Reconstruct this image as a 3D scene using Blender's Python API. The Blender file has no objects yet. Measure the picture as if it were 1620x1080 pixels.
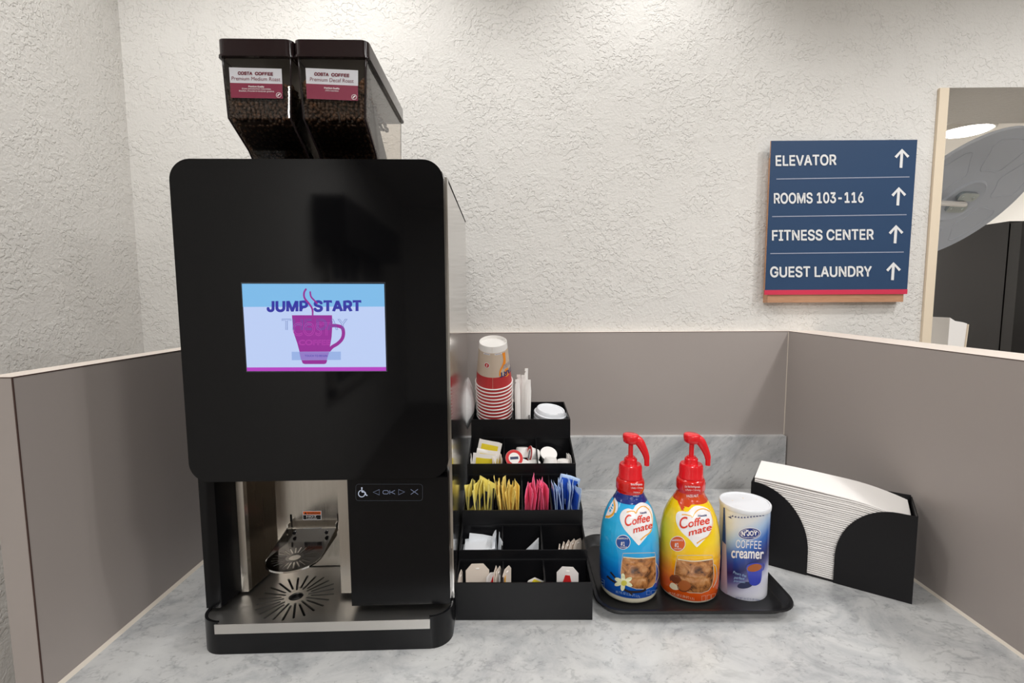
import bpy, bmesh, math, random
import numpy as np
from mathutils import Vector, Matrix
from mathutils.geometry import tessellate_polygon
random.seed(7)
sc = bpy.context.scene
col = sc.collection
K = 0.90            # height of the worktop above the floor
HC = 0.546          # camera height above the worktop
F_PX = 767.11       # focal length in pixels of the 1620 px wide photograph

# ------------------------------------------------------------------ camera, world, lights
def cam_axes(pitch, yaw, roll):
    cy, sy = math.cos(yaw), math.sin(yaw); cp, sp = math.cos(pitch), math.sin(pitch); cr, sr = math.cos(roll), math.sin(roll)
    fwd = np.array([sy*cp, cy*cp, -sp]); right = np.array([cy, -sy, 0.0]); down = np.cross(fwd, right)
    return np.array([cr*right+sr*down, -sr*right+cr*down, fwd])
AX = cam_axes(.0918, -.0047, .0057)
cd = bpy.data.cameras.new('camera'); cd.sensor_width = 36; cd.lens = 36*F_PX/1620; cd.clip_start = .02
cam = bpy.data.objects.new('camera', cd); col.objects.link(cam)
m = Matrix.Identity(4)
for i in range(3):
    m[i][0] = AX[0][i]; m[i][1] = -AX[1][i]; m[i][2] = -AX[2][i]
m[2][3] = K+HC
cam.matrix_world = m
sc.camera = cam
w = bpy.data.worlds.new('world'); sc.world = w; w.use_nodes = True
w.node_tree.nodes['Background'].inputs[0].default_value = (.9, .93, 1, 1)
w.node_tree.nodes['Background'].inputs[1].default_value = .02
sc.view_settings.view_transform = 'Standard'; sc.view_settings.look = 'None'
sc.view_settings.exposure = 0.0; sc.view_settings.gamma = 1.0; sc.view_settings.use_curve_mapping = False

def lamp(name, kind, loc, energy, color=(1, .95, .88), size=.15, target=None, spot=None, blend=.6):
    l = bpy.data.lights.new(name, kind); l.energy = energy; l.color = color
    if kind == 'AREA': l.shape = 'DISK'; l.size = size
    else: l.shadow_soft_size = size
    if spot: l.spot_size = math.radians(spot); l.spot_blend = blend
    o = bpy.data.objects.new(name, l); col.objects.link(o)
    o.location = (loc[0], loc[1], loc[2]+K)
    t = target or (loc[0], loc[1], loc[2]-1)
    o.rotation_euler = (Vector(t)-Vector(loc)).to_track_quat('-Z', 'Y').to_euler()
    return o
CEIL = 1.72
WARM = (1, 1, .995)
lamp('downlight_or_fill', 'SPOT', (-.39, 1.10, CEIL-.03), 9, WARM, size=.05, spot=112, blend=.7)
lamp('downlight_or_fill', 'SPOT', (.36, 1.10, CEIL-.03), 14.5, WARM, size=.05, spot=112, blend=.7)
lamp('downlight_or_fill', 'SPOT', (1.30, .55, CEIL-.03), 30, WARM, size=.05, spot=140, blend=.6)
lamp('downlight_or_fill', 'SPOT', (2.75, .30, CEIL-.03), 21, WARM, size=.08, spot=150, blend=.6)
lamp('downlight_or_fill', 'SPOT', (-.45, .75, CEIL-.03), 11, WARM, size=.06, spot=165, blend=.5)  # added fill: lights the back wall, not the partition's front end
lamp('downlight_or_fill', 'SPOT', (-.85, .64, CEIL-.03), 14, WARM, size=.05, spot=165, blend=.5)  # added fill from the left to brighten the right partition
lamp('downlight_or_fill', 'SPOT', (2.00, .75, CEIL-.03), 14, WARM, size=.06, spot=165, blend=.5)  # added overhead fill on the right; stands for no known lamp
lamp('added_fill_light', 'AREA', (.10, -1.9, CEIL-.03), 70, WARM, size=.9)  # added fill from behind the camera, for frontal light on the walls
lamp('added_fill_light', 'AREA', (1.30, -.2, CEIL-.03), 12, WARM, size=.4)  # added fill just right of the camera; no fixture belongs to it
lamp('added_fill_light', 'AREA', (3.6, -3.0, CEIL-.03), 20, WARM, size=.9)  # added fill far right, brightens the left wall across the room
lamp('far_room_light', 'AREA', (3.19, 3.55, CEIL-.08), 55, (1, .99, .97), size=.16)
lamp('far_room_light', 'AREA', (1.4, 3.9, CEIL-.05), 75, (1, .99, .97), size=.4)

# ------------------------------------------------------------------ pixel rays (positions read off the photograph)
def ray(x, y): return AX.T @ np.array([(x-810)/F_PX, (y-540)/F_PX, 1.0])
def on_plane(x, y, q, n):
    d = ray(x, y); n = np.asarray(n, float); q = np.asarray(q, float)
    return d*((q-np.array([0, 0, HC])) @ n)/(d @ n)+np.array([0, 0, HC])     # worktop frame: z = 0 on the marble
def at(x, y, Y): return on_plane(x, y, (0, Y, 0), (0, 1, 0))
def atz(x, y, Z=0): return on_plane(x, y, (0, 0, Z), (0, 0, 1))

# ------------------------------------------------------------------ materials
def L(r, g, b):
    f = lambda c: (c/255)/12.92 if c/255 <= .04045 else ((c/255+.055)/1.055)**2.4
    return (f(r), f(g), f(b), 1)
def mat(name, color, rough=.5, metal=0, spec=.5, emit=None, coat=0, ior=None, trans=0):
    mt = bpy.data.materials.new(name); mt.use_nodes = True
    p = mt.node_tree.nodes['Principled BSDF']
    p.inputs['Base Color'].default_value = color; p.inputs['Roughness'].default_value = rough
    p.inputs['Metallic'].default_value = metal; p.inputs['Specular IOR Level'].default_value = spec
    p.inputs['Coat Weight'].default_value = coat; p.inputs['Coat Roughness'].default_value = .04
    if trans: p.inputs['Transmission Weight'].default_value = trans
    if ior: p.inputs['IOR'].default_value = ior
    if emit: p.inputs['Emission Color'].default_value = color; p.inputs['Emission Strength'].default_value = emit; p.inputs['Base Color'].default_value = (0, 0, 0, 1)
    return mt
def nodes(mt): return mt.node_tree.nodes, mt.node_tree.links, mt.node_tree.nodes['Principled BSDF']
def ramp(n, stops, interp='LINEAR'):
    r = n.new('ShaderNodeValToRGB'); e = r.color_ramp; e.interpolation = interp
    while len(e.elements) < len(stops): e.elements.new(.5)
    for el, (p, c) in zip(e.elements, stops): el.position = p; el.color = c if len(c) == 4 else (*c, 1)
    return r
def noise(n, l, vec, scale, detail=4, rough=.55, dist=0):
    t = n.new('ShaderNodeTexNoise'); t.inputs['Scale'].default_value = scale; t.inputs['Detail'].default_value = detail
    t.inputs['Roughness'].default_value = rough; t.inputs['Distortion'].default_value = dist
    l.new(vec, t.inputs['Vector']); return t
def coord(n, l, scale=(1, 1, 1), rot=(0, 0, 0)):
    tc = n.new('ShaderNodeTexCoord'); mp = n.new('ShaderNodeMapping'); l.new(tc.outputs['Object'], mp.inputs[0])
    mp.inputs['Scale'].default_value = scale; mp.inputs['Rotation'].default_value = rot
    return mp.outputs[0]

def stucco(name, color):
    mt = mat(name, color, .85, spec=.25); n, l, p = nodes(mt); v = coord(n, l)
    a = noise(n, l, v, 92, 2.5, .5, .2); ra = ramp(n, [(.47, (0, 0, 0)), (.53, (1, 1, 1))]); l.new(a.outputs['Fac'], ra.inputs[0])
    b = noise(n, l, v, 150, 3, .6)
    c = noise(n, l, v, 14, 2, .5); rc = ramp(n, [(.38, (.1,)*3), (.62, (1, 1, 1))]); l.new(c.outputs['Fac'], rc.inputs[0])
    mu = n.new('ShaderNodeMath'); mu.operation = 'MULTIPLY'; l.new(ra.outputs[0], mu.inputs[0]); l.new(rc.outputs[0], mu.inputs[1])
    ad = n.new('ShaderNodeMath'); ad.operation = 'MULTIPLY_ADD'; l.new(b.outputs['Fac'], ad.inputs[0]); ad.inputs[1].default_value = .9; l.new(mu.outputs[0], ad.inputs[2])
    bp = n.new('ShaderNodeBump'); bp.inputs['Strength'].default_value = .62; bp.inputs['Distance'].default_value = .0024
    l.new(ad.outputs[0], bp.inputs['Height']); l.new(bp.outputs[0], p.inputs['Normal'])
    return mt
def marble(name):
    mt = mat(name, L(205, 206, 207), .22, spec=.5); n, l, p = nodes(mt)
    v = coord(n, l, (1.25, .48, .42), (.15, -.75, .22))
    v.node.vector_type = 'TEXTURE'      # turn first, then stretch: the veins run slantwise
    a = noise(n, l, v, 5.0, 9, .66, .5); ra = ramp(n, [(.27, L(150, 152, 153)), (.41, L(180, 181, 182)), (.53, L(200, 200, 199)), (.72, L(210, 210, 208))])
    l.new(a.outputs['Fac'], ra.inputs[0])
    def vein(scale, dist, hi, dark, src, amt, c0):
        b = noise(n, l, v, scale, 5, .6, dist)
        s = n.new('ShaderNodeMath'); s.operation = 'SUBTRACT'; l.new(b.outputs['Fac'], s.inputs[0]); s.inputs[1].default_value = .5
        ab = n.new('ShaderNodeMath'); ab.operation = 'ABSOLUTE'; l.new(s.outputs[0], ab.inputs[0])
        rb = ramp(n, [(0, (amt,)*3), (hi, (0, 0, 0))]); l.new(ab.outputs[0], rb.inputs[0])
        c = noise(n, l, v, scale*1.7, 3, .5); rc = ramp(n, [(c0, (0, 0, 0)), (c0+.14, (1, 1, 1))]); l.new(c.outputs['Fac'], rc.inputs[0])
        mm = n.new('ShaderNodeMath'); mm.operation = 'MULTIPLY'; l.new(rb.outputs[0], mm.inputs[0]); l.new(rc.outputs[0], mm.inputs[1])
        mx = n.new('ShaderNodeMix'); mx.data_type = 'RGBA'; l.new(mm.outputs[0], mx.inputs[0]); l.new(src, mx.inputs[6]); mx.inputs[7].default_value = dark
        return mx.outputs[2]
    o = vein(3.6, .35, .020, L(112, 114, 118), ra.outputs[0], .34, .46)
    o = vein(11, .35, .035, L(120, 121, 124), o, .36, .48)
    o = vein(34, .3, .06, L(116, 116, 118), o, .55, .57)
    l.new(o, p.inputs['Base Color']); return mt
def brushed(name, color, rough=.3, axis=(1, 1, 60), amt=.12):
    mt = mat(name, color, rough, 1); n, l, p = nodes(mt); v = coord(n, l, axis)
    a = noise(n, l, v, 14, 4, .6); r = ramp(n, [(.3, (rough-amt,)*3), (.7, (rough+amt,)*3)]); l.new(a.outputs['Fac'], r.inputs[0]); l.new(r.outputs[0], p.inputs['Roughness'])
    return mt
def grained(name, c1, c2, axis, rough=.5, scale=12):
    mt = mat(name, c1, rough); n, l, p = nodes(mt); v = coord(n, l, axis)
    a = noise(n, l, v, scale, 6, .65, .8); r = ramp(n, [(.35, c1), (.65, c2)]); l.new(a.outputs['Fac'], r.inputs[0]); l.new(r.outputs[0], p.inputs['Base Color'])
    return mt
def zramp(name, stops, rough=.3, z0=0, z1=1, coat=.3, spec=.5, axis='Z'):
    mt = mat(name, (1, 1, 1, 1), rough, coat=coat, spec=spec); n, l, p = nodes(mt)
    tc = n.new('ShaderNodeTexCoord'); sp = n.new('ShaderNodeSeparateXYZ'); l.new(tc.outputs['Object'], sp.inputs[0])
    mr = n.new('ShaderNodeMapRange'); mr.inputs[1].default_value = z0; mr.inputs[2].default_value = z1; l.new(sp.outputs[axis], mr.inputs[0])
    r = ramp(n, [((z-z0)/(z1-z0), c) for z, c in stops]); l.new(mr.outputs[0], r.inputs[0]); l.new(r.outputs[0], p.inputs['Base Color'])
    return mt
def tinted(name, tint, ior=1.45, gloss_rough=.02):
    mt = bpy.data.materials.new(name); mt.use_nodes = True; n, l = mt.node_tree.nodes, mt.node_tree.links
    for x in list(n):
        if x.type == 'BSDF_PRINCIPLED': n.remove(x)
    out = [x for x in n if x.type == 'OUTPUT_MATERIAL'][0]
    t = n.new('ShaderNodeBsdfTransparent'); t.inputs[0].default_value = tint
    g = n.new('ShaderNodeBsdfGlossy'); g.inputs['Roughness'].default_value = gloss_rough
    f = n.new('ShaderNodeFresnel'); f.inputs[0].default_value = ior
    mx = n.new('ShaderNodeMixShader'); l.new(f.outputs[0], mx.inputs[0]); l.new(t.outputs[0], mx.inputs[1]); l.new(g.outputs[0], mx.inputs[2]); l.new(mx.outputs[0], out.inputs[0])
    return mt

M = dict(
    stucco=stucco('stucco', L(222, 219, 214)), laminate=mat('laminate', L(166, 157, 152), .42, spec=.4),
    cap=mat('cream_cap', L(226, 214, 203), .5), edge=mat('laminate_edge', L(70, 48, 42), .6), caulk=mat('caulk', L(224, 214, 200), .5),
    marble=marble('marble'), ceiling=mat('ceiling_paint', L(226, 222, 216), .9), floor=grained('floor_plank', L(112, 104, 96), L(132, 124, 114), (1, 12, 1), .5, 5),
    beige=mat('beige_trim', L(228, 212, 188), .5), white_wall=mat('white_wall', L(228, 225, 220), .85),
    gloss_black=mat('gloss_black', (.0035, .0035, .0042, 1), .06, spec=.24), satin_black=mat('satin_black', (.006, .006, .0068, 1), .32, spec=.28),
    panel_black=mat('lower_black', (.0045, .0045, .0052, 1), .2, spec=.2), plinth=mat('plinth_black', (.007, .007, .0078, 1), .28, spec=.24), void=mat('void_black', (.002, .002, .002, 1), .8, spec=.1),
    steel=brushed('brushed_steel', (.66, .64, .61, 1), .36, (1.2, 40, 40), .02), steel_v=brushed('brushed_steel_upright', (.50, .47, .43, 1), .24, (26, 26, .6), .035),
    reflection_steel=brushed('reflection_dark_steel', (.17, .14, .11, 1), .3, (26, 26, .6), .04),
    chrome=mat('polished_steel', (.62, .60, .57, 1), .09, 1), side_steel=mat('side_steel', (.62, .60, .58, 1), .13, 1),
    dark_chrome=mat('shelf_steel', (.065, .062, .06, 1), .12, 1),
    bin_black=mat('bin_black', (.007, .007, .008, 1), .24, spec=.2), tray_black=mat('tray_black', (.010, .010, .011, 1), .36, spec=.38), metal_black=mat('holder_black', (.009, .0085, .0095, 1), .5, spec=.25),
    hopper=tinted('smoked_plastic', (.90, .86, .81, 1), 1.55), lid=mat('smoked_lid', (.022, .012, .013, 1), .12, spec=.35), lid_under_lit=mat('lid_underside_lit', (.11, .095, .085, 1), .3),
    bean=None, bean_fill=mat('bean_dark', (.05, .03, .02, 1), .6),
    label_white=mat('label_white', L(226, 226, 232), .4), maroon=mat('maroon', L(138, 34, 66), .45), dark_maroon=mat('dark_maroon', L(120, 28, 50), .45), white_ink=mat('white_ink', L(245, 240, 240), .5),
    paper=mat('white_paper', L(242, 238, 234), .8, spec=.2), cup_white=mat('cup_white', L(240, 236, 232), .5), cup_tan=mat('cup_tan', L(205, 187, 168), .55), cup_red=mat('cup_red', L(190, 52, 54), .5),
    orange=mat('orange_ink', L(244, 146, 32), .5), navy_ink=mat('navy_ink', L(38, 48, 112), .5), blue_grey=mat('grey_blue_ink', L(96, 108, 150), .5),
    lid_white=mat('lid_white', L(228, 230, 234), .35), sleeve=mat('white_embossed', L(234, 236, 236), .6),
    red_plastic=mat('red_plastic', L(226, 22, 34), .25, coat=.4), red_band=mat('red_band', L(212, 24, 18), .15, coat=.6), red_ink=mat('red_ink', L(222, 60, 38), .3), gold=mat('gold_ink', L(238, 172, 58), .3),
    navy=mat('navy_label', L(26, 48, 128), .18, coat=.5), rust=mat('rust_label', L(212, 70, 22), .18, coat=.5), badge_orange=mat('badge_orange', L(224, 92, 28), .25, coat=.3), badge_blue=mat('badge_blue', L(28, 74, 150), .25, coat=.3),
    white_label=mat('heart_white', L(244, 240, 240), .25, coat=.3), cream=mat('cream_plastic', L(226, 220, 196), .3), petal=mat('petal', L(238, 238, 196), .4), yolk=mat('yolk', L(214, 206, 84), .4),
    vanilla=mat('vanilla_pod', L(44, 36, 38), .4), nut=mat('hazelnut', L(168, 92, 44), .35), nut_dark=mat('nut_shell', L(118, 58, 28), .35), nut_pale=mat('nut_pale', L(238, 222, 188), .4),
    glass_ink=mat('glass_ink', L(206, 196, 176), .3), sky_ink=mat('sky_ink', L(170, 205, 235), .3),
    sign_navy=mat('sign_navy', L(46, 70, 102), .45, spec=.22), sign_red=mat('sign_red', L(206, 46, 78), .5), sign_white=mat('sign_white', L(226, 226, 226), .5), sign_rule=mat('sign_rule', L(150, 156, 176), .45),
    oak=grained('oak', L(196, 150, 116), L(174, 126, 94), (3, 3, 60), .55, 6),
    grey_plastic=mat('grey_plastic', L(186, 192, 203), .38), zinc=mat('zinc', (.55, .6, .6, 1), .3, 1), fridge=mat('fridge_black', (.005, .004, .004, 1), .2, spec=.3),
    lampglow=mat('lamp_glow', (1, .97, .92, 1), emit=14), valance=mat('valance_brown', (.012, .009, .008, 1), .6), pane=mat('night_pane', (.02, .03, .045, 1), .08), muntin=mat('muntin', L(190, 186, 180), .5),
    yellow_pkt=mat('yellow_packet', L(250, 236, 138), .5), gold_pkt=mat('gold_packet', L(252, 226, 128), .5), pink_pkt=mat('pink_packet', L(255, 118, 158), .5), blue_pkt=mat('blue_packet', L(188, 212, 244), .5),
    blue_print=mat('blue_print', L(40, 96, 206), .5), navy_print=mat('navy_print', L(52, 58, 92), .5), yellow_print=mat('yellow_print', L(240, 216, 50), .5), amber=mat('amber_print', L(206, 150, 44), .5), pink_print=mat('pale_pink', L(250, 150, 176), .5),
    tea=mat('tea_paper', L(226, 212, 198), .8, spec=.2), tea_white=mat('tea_white', L(236, 230, 226), .8, spec=.2), tea_red=mat('tea_red', L(206, 32, 34), .5), silver_pkt=mat('silver_packet', L(226, 229, 233), .4), grey_ink=mat('grey_ink', L(96, 100, 108), .5),
    warn_orange=mat('warning_orange', L(226, 104, 40), .5), warn_black=mat('warning_black', L(14, 14, 16), .4), icon=mat('icon_lit', L(196, 204, 222), emit=.8), icon_dim=mat('icon_dim', L(120, 130, 156), emit=.75),
    s_bg=mat('screen_white', L(186, 204, 242), emit=1.0), s_top=mat('screen_sky', L(122, 184, 230), emit=1.0), s_navy=mat('screen_navy', L(46, 48, 158), emit=1.0), s_mug=mat('screen_magenta', L(146, 36, 146), emit=1.0),
    s_mug2=mat('screen_magenta_bright', L(166, 44, 160), emit=1.0), s_bar=mat('screen_bar', L(178, 60, 190), emit=1.0), s_pink=mat('screen_pink', L(188, 70, 178), emit=1.0), s_btn=mat('screen_button', L(150, 176, 226), emit=1.0), s_btn2=mat('screen_button_violet', L(142, 118, 196), emit=1.0), s_line=mat('screen_outline', L(70, 96, 168), emit=1.0), s_frame=mat('screen_frame', L(60, 66, 76), .3),
)
mb = mat('coffee_bean', (.04, .02, .012, 1), .35, spec=.5); n, l, p = nodes(mb); v = coord(n, l)
t = noise(n, l, v, 60, 2); r = ramp(n, [(.3, (.075, .042, .027)), (.6, (.15, .085, .052)), (.78, (.30, .14, .06))]); l.new(t.outputs['Fac'], r.inputs[0]); l.new(r.outputs[0], p.inputs['Base Color']); M['bean'] = mb
mc = mat('iced_coffee_print', L(176, 116, 62), .25, coat=.3); n, l, p = nodes(mc); v = coord(n, l)
t = noise(n, l, v, 70, 4, .6, .5); r = ramp(n, [(.32, L(74, 46, 30)), (.43, L(150, 96, 52)), (.55, L(186, 124, 70)), (.72, L(206, 156, 104))]); l.new(t.outputs['Fac'], r.inputs[0]); l.new(r.outputs[0], p.inputs['Base Color']); M['coffee'] = mc
# the printed sleeves of the bottles: colour runs up the label
M['blue_label'] = zramp('blue_label', [(0, L(226, 220, 196)), (.0115, L(226, 220, 196)), (.0125, L(18, 70, 160)), (.035, L(14, 92, 186)), (.06, L(12, 118, 204)), (.085, L(28, 158, 224)), (.13, L(48, 184, 236)), (.19, L(40, 170, 230))], .16, 0, .2, .5)
M['yellow_label'] = zramp('yellow_label', [(0, L(226, 220, 196)), (.0055, L(226, 220, 196)), (.0065, L(214, 76, 20)), (.03, L(228, 96, 16)), (.055, L(242, 138, 14)), (.08, L(250, 188, 16)), (.11, L(252, 214, 24)), (.19, L(252, 212, 22))], .16, 0, .2, .5)
mcan = mat('can_label', (1, 1, 1, 1), .3, coat=.25); n, l, p = nodes(mcan)
tc = n.new('ShaderNodeTexCoord'); sp = n.new('ShaderNodeSeparateXYZ'); l.new(tc.outputs['Object'], sp.inputs[0])
mz = n.new('ShaderNodeMath'); mz.operation = 'MULTIPLY_ADD'; l.new(sp.outputs['X'], mz.inputs[0]); mz.inputs[1].default_value = -.75; l.new(sp.outputs['Z'], mz.inputs[2])
mr = n.new('ShaderNodeMapRange'); mr.inputs[1].default_value = 0; mr.inputs[2].default_value = .17; l.new(mz.outputs[0], mr.inputs[0])
r = ramp(n, [(0, L(232, 232, 240)), (.16, L(214, 214, 232)), (.30, L(92, 92, 150)), (.40, L(30, 34, 92)), (.50, L(30, 58, 140)), (.62, L(52, 106, 186)), (.76, L(168, 194, 224)), (.9, L(222, 222, 222)), (1, L(228, 226, 222))]); l.new(mr.outputs[0], r.inputs[0])
l.new(r.outputs[0], p.inputs['Base Color']); M['can_label'] = mcan
ms = M['sleeve']; n, l, p = nodes(ms); v = coord(n, l); vo = n.new('ShaderNodeTexVoronoi'); vo.inputs['Scale'].default_value = 260; l.new(v, vo.inputs['Vector']); bp = n.new('ShaderNodeBump'); bp.inputs['Strength'].default_value = .6; bp.inputs['Distance'].default_value = .001; l.new(vo.outputs['Distance'], bp.inputs['Height']); l.new(bp.outputs[0], p.inputs['Normal'])
mp_ = M['bin_black']; n, l, p = nodes(mp_); v = coord(n, l); t = noise(n, l, v, 500, 2); bp = n.new('ShaderNodeBump'); bp.inputs['Strength'].default_value = .12; bp.inputs['Distance'].default_value = .0006; l.new(t.outputs['Fac'], bp.inputs['Height']); l.new(bp.outputs[0], p.inputs['Normal'])

# ------------------------------------------------------------------ mesh helpers
def thing(name, label, cat, loc=(0, 0, 0), rotz=0, group=None):
    o = bpy.data.objects.new(name, None); col.objects.link(o); o.empty_display_size = .02
    o.location = (loc[0], loc[1], loc[2]+K); o.rotation_euler = (0, 0, rotz)
    return tag(o, label, cat, group)
def tag(o, label, cat, group=None):
    o['label'] = label; o['category'] = cat
    if group: o['group'] = group
    return o
def obj(name, bm, material, parent=None, smooth=None, loc=None, bevel=0, segs=2, label=None):
    me = bpy.data.meshes.new(name)
    if isinstance(bm, bmesh.types.BMesh):
        if bevel:
            es = [e for e in bm.edges if len(e.link_faces) == 2 and e.calc_face_angle(0) > .6]
            bmesh.ops.bevel(bm, geom=es, offset=bevel, segments=segs, affect='EDGES', profile=.5, clamp_overlap=True)
        bmesh.ops.recalc_face_normals(bm, faces=bm.faces)
        bm.to_mesh(me); bm.free()
    else: me.from_pydata(*bm)
    if smooth is None and bevel: smooth = 40
    if smooth:
        me.polygons.foreach_set('use_smooth', [True]*len(me.polygons)); me.set_sharp_from_angle(angle=math.radians(smooth))
    me.materials.append(material)
    o = bpy.data.objects.new(name, me); col.objects.link(o)
    if parent: o.parent = parent
    if loc is not None: o.location = (loc[0], loc[1], loc[2]+(0 if parent else K))
    if label: o['label'] = label
    return o
def structure(name, bm, material, **k):
    o = obj(name, bm, material, **k); o['kind'] = 'structure'; return o
def B(): return bmesh.new()
def box(bm, x0, x1, y0, y1, z0, z1):
    vs = [bm.verts.new((x, y, z)) for z in (z0, z1) for y in (y0, y1) for x in (x0, x1)]
    for f in ((0, 2, 3, 1), (4, 5, 7, 6), (0, 1, 5, 4), (2, 6, 7, 3), (0, 4, 6, 2), (1, 3, 7, 5)): bm.faces.new([vs[i] for i in f])
    return bm
def prism(bm, pts, a0, a1, axis='z'):
    def P(u, v, a): return {'z': (u, v, a), 'y': (u, a, v), 'x': (a, u, v)}[axis]
    lo = [bm.verts.new(P(u, v, a0)) for u, v in pts]; hi = [bm.verts.new(P(u, v, a1)) for u, v in pts]
    bm.faces.new(lo[::-1]); bm.faces.new(hi)
    for i in range(len(pts)):
        j = (i+1) % len(pts); bm.faces.new((lo[i], lo[j], hi[j], hi[i]))
    return bm
def rrect(x0, x1, y0, y1, r, n=6, corners=(1, 1, 1, 1)):
    out = []
    for k, (cx, cy, a0) in enumerate(((x0+r, y0+r, 180), (x1-r, y0+r, 270), (x1-r, y1-r, 0), (x0+r, y1-r, 90))):
        if corners[k]: out += [(cx+r*math.cos(math.radians(a0+90*i/n)), cy+r*math.sin(math.radians(a0+90*i/n))) for i in range(n+1)]
        else: out.append(((x0, y0), (x1, y0), (x1, y1), (x0, y1))[k])
    return out
def lathe(bm, prof, n=40, c=(0, 0, 0), axis='z'):
    rings = []
    for z, r in prof:
        if r < 1e-6: rings.append([bm.verts.new((c[0], c[1], c[2]+z))])
        else: rings.append([bm.verts.new((c[0]+r*math.sin(2*math.pi*i/n), c[1]-r*math.cos(2*math.pi*i/n), c[2]+z)) for i in range(n)])
    for a, b in zip(rings, rings[1:]):
        for i in range(n):
            j = (i+1) % n
            f = [a[i % len(a)], a[j % len(a)], b[j % len(b)], b[i % len(b)]]
            u = []
            for q in f:
                if q not in u: u.append(q)
            if len(u) > 2: bm.faces.new(u)
    return bm
def tube(bm, pts, rad, n=12, cap=True):
    P = [Vector(p) for p in pts]; R = rad if isinstance(rad, (list, tuple)) else [rad]*len(P); rings = []
    side = None
    for i, p in enumerate(P):
        d = (P[min(i+1, len(P)-1)]-P[max(i-1, 0)]).normalized()
        if side is None: side = d.orthogonal().normalized()
        side = (side-d*side.dot(d)).normalized(); up = d.cross(side)
        rings.append([bm.verts.new(p+(side*math.cos(2*math.pi*k/n)+up*math.sin(2*math.pi*k/n))*R[i]) for k in range(n)])
    for a, b in zip(rings, rings[1:]):
        for k in range(n): bm.faces.new((a[k], a[(k+1) % n], b[(k+1) % n], b[k]))
    if cap: bm.faces.new(rings[0][::-1]); bm.faces.new(rings[-1])
    return bm
def holed_plate(outer, holes, z0, z1):
    bm = B(); es = []
    for loop in [outer]+holes:
        vs = [bm.verts.new((x, y, z1)) for x, y in loop]
        es += [bm.edges.new((vs[i], vs[(i+1) % len(vs)])) for i in range(len(vs))]
    bmesh.ops.triangle_fill(bm, use_beauty=True, use_dissolve=False, edges=es)
    g = bmesh.ops.extrude_face_region(bm, geom=list(bm.faces))
    for v_ in g['geom']:
        if isinstance(v_, bmesh.types.BMVert): v_.co.z = z0
    return bm
def slot(cx, cy, ang, r0, r1, wd, n=4):
    pts = []
    for k in range(n+1): a = math.pi*k/n; pts.append((r1+wd/2*math.sin(a), -wd/2*math.cos(a)))
    for k in range(n+1): a = math.pi*k/n; pts.append((r0-wd/2*math.sin(a), wd/2*math.cos(a)))
    c, s = math.cos(ang), math.sin(ang)
    return [(cx+c*x-s*y, cy+s*x+c*y) for x, y in pts]
def circle(cx, cy, r, n=24, ry=None, rot=0):
    ry = r if ry is None else ry; c, s = math.cos(rot), math.sin(rot)
    return [(cx+c*r*math.cos(2*math.pi*i/n)-s*ry*math.sin(2*math.pi*i/n), cy+s*r*math.cos(2*math.pi*i/n)+c*ry*math.sin(2*math.pi*i/n)) for i in range(n)]

# flat print: shapes digitised in photograph pixels, laid on the real surface they are printed on
def poly(pts):
    v = [Vector((x, y, 0)) for x, y in pts]
    return [(p.x, p.y) for p in v], [tuple(t) for t in tessellate_polygon([v])]
def stroke(pts, wd, closed=False):
    P = [Vector((x, y)) for x, y in pts]; n = len(P); W = wd if isinstance(wd, (list, tuple)) else [wd]*n; vs = []
    for i in range(n):
        a = P[(i-1) % n] if closed else P[max(i-1, 0)]; b = P[(i+1) % n] if closed else P[min(i+1, n-1)]
        d = (b-a).normalized(); nn = Vector((-d.y, d.x)); vs += [tuple(P[i]+nn*W[i]/2), tuple(P[i]-nn*W[i]/2)]
    fs = []
    for i in range(n if closed else n-1):
        a = 2*i; b = 2*((i+1) % n); fs += [(a, a+1, b+1), (a, b+1, b)]
    return vs, fs
def spline(pts, n=8, closed=False):
    P = [Vector(p) for p in pts]; out = []; N = len(P)
    for i in range(N if closed else N-1):
        g = (lambda k: P[k % N]) if closed else (lambda k: P[max(0, min(N-1, k))])
        a, b, c, d = g(i-1), g(i), g(i+1), g(i+2)
        for k in range(n):
            t = k/n; out.append(tuple(.5*((2*b)+(-a+c)*t+(2*a-5*b+4*c-d)*t*t+(-a+3*b-3*c+d)*t**3)))
    if not closed: out.append(tuple(P[-1]))
    return out
_tc = {}
try: SANS = bpy.data.fonts.load(bpy.utils.resource_path('LOCAL')+'/datafiles/fonts/Inter.woff2')   # the typeface that ships inside Blender
except Exception: SANS = None
def contours(body, font):
    c = bpy.data.curves.new('lettering', 'FONT'); c.body = body
    if font: c.font = font
    o = bpy.data.objects.new('lettering', c); col.objects.link(o); bpy.context.view_layer.update()
    dg = bpy.context.evaluated_depsgraph_get(); cv = o.evaluated_get(dg).to_curve(dg); out = []
    for sp in cv.splines:
        P = sp.bezier_points; n_ = len(P); pts = []
        for i in range(n_):
            a, b = P[i], P[(i+1) % n_]; p0, p1, p2, p3 = a.co, a.handle_right, b.handle_left, b.co; d = (p3-p0).length
            bend = abs((p1-p0).cross(p3-p0).z)+abs((p2-p0).cross(p3-p0).z); k = 1 if bend < 1e-4*max(d, 1e-6) or d < .004 else 5
            for q in range(k):
                t = q/k; r = 1-t; v = p0*r**3+p1*3*r*r*t+p2*3*r*t*t+p3*t**3; w = (v.x, v.y)
                if not pts or abs(w[0]-pts[-1][0])+abs(w[1]-pts[-1][1]) > 1e-4: pts.append(w)
        if len(pts) > 2: out.append(pts)
    bpy.data.objects.remove(o); bpy.data.curves.remove(c)
    return out
def area2(P): return sum(P[i-1][0]*P[i][1]-P[i][0]*P[i-1][1] for i in range(len(P)))
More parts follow.
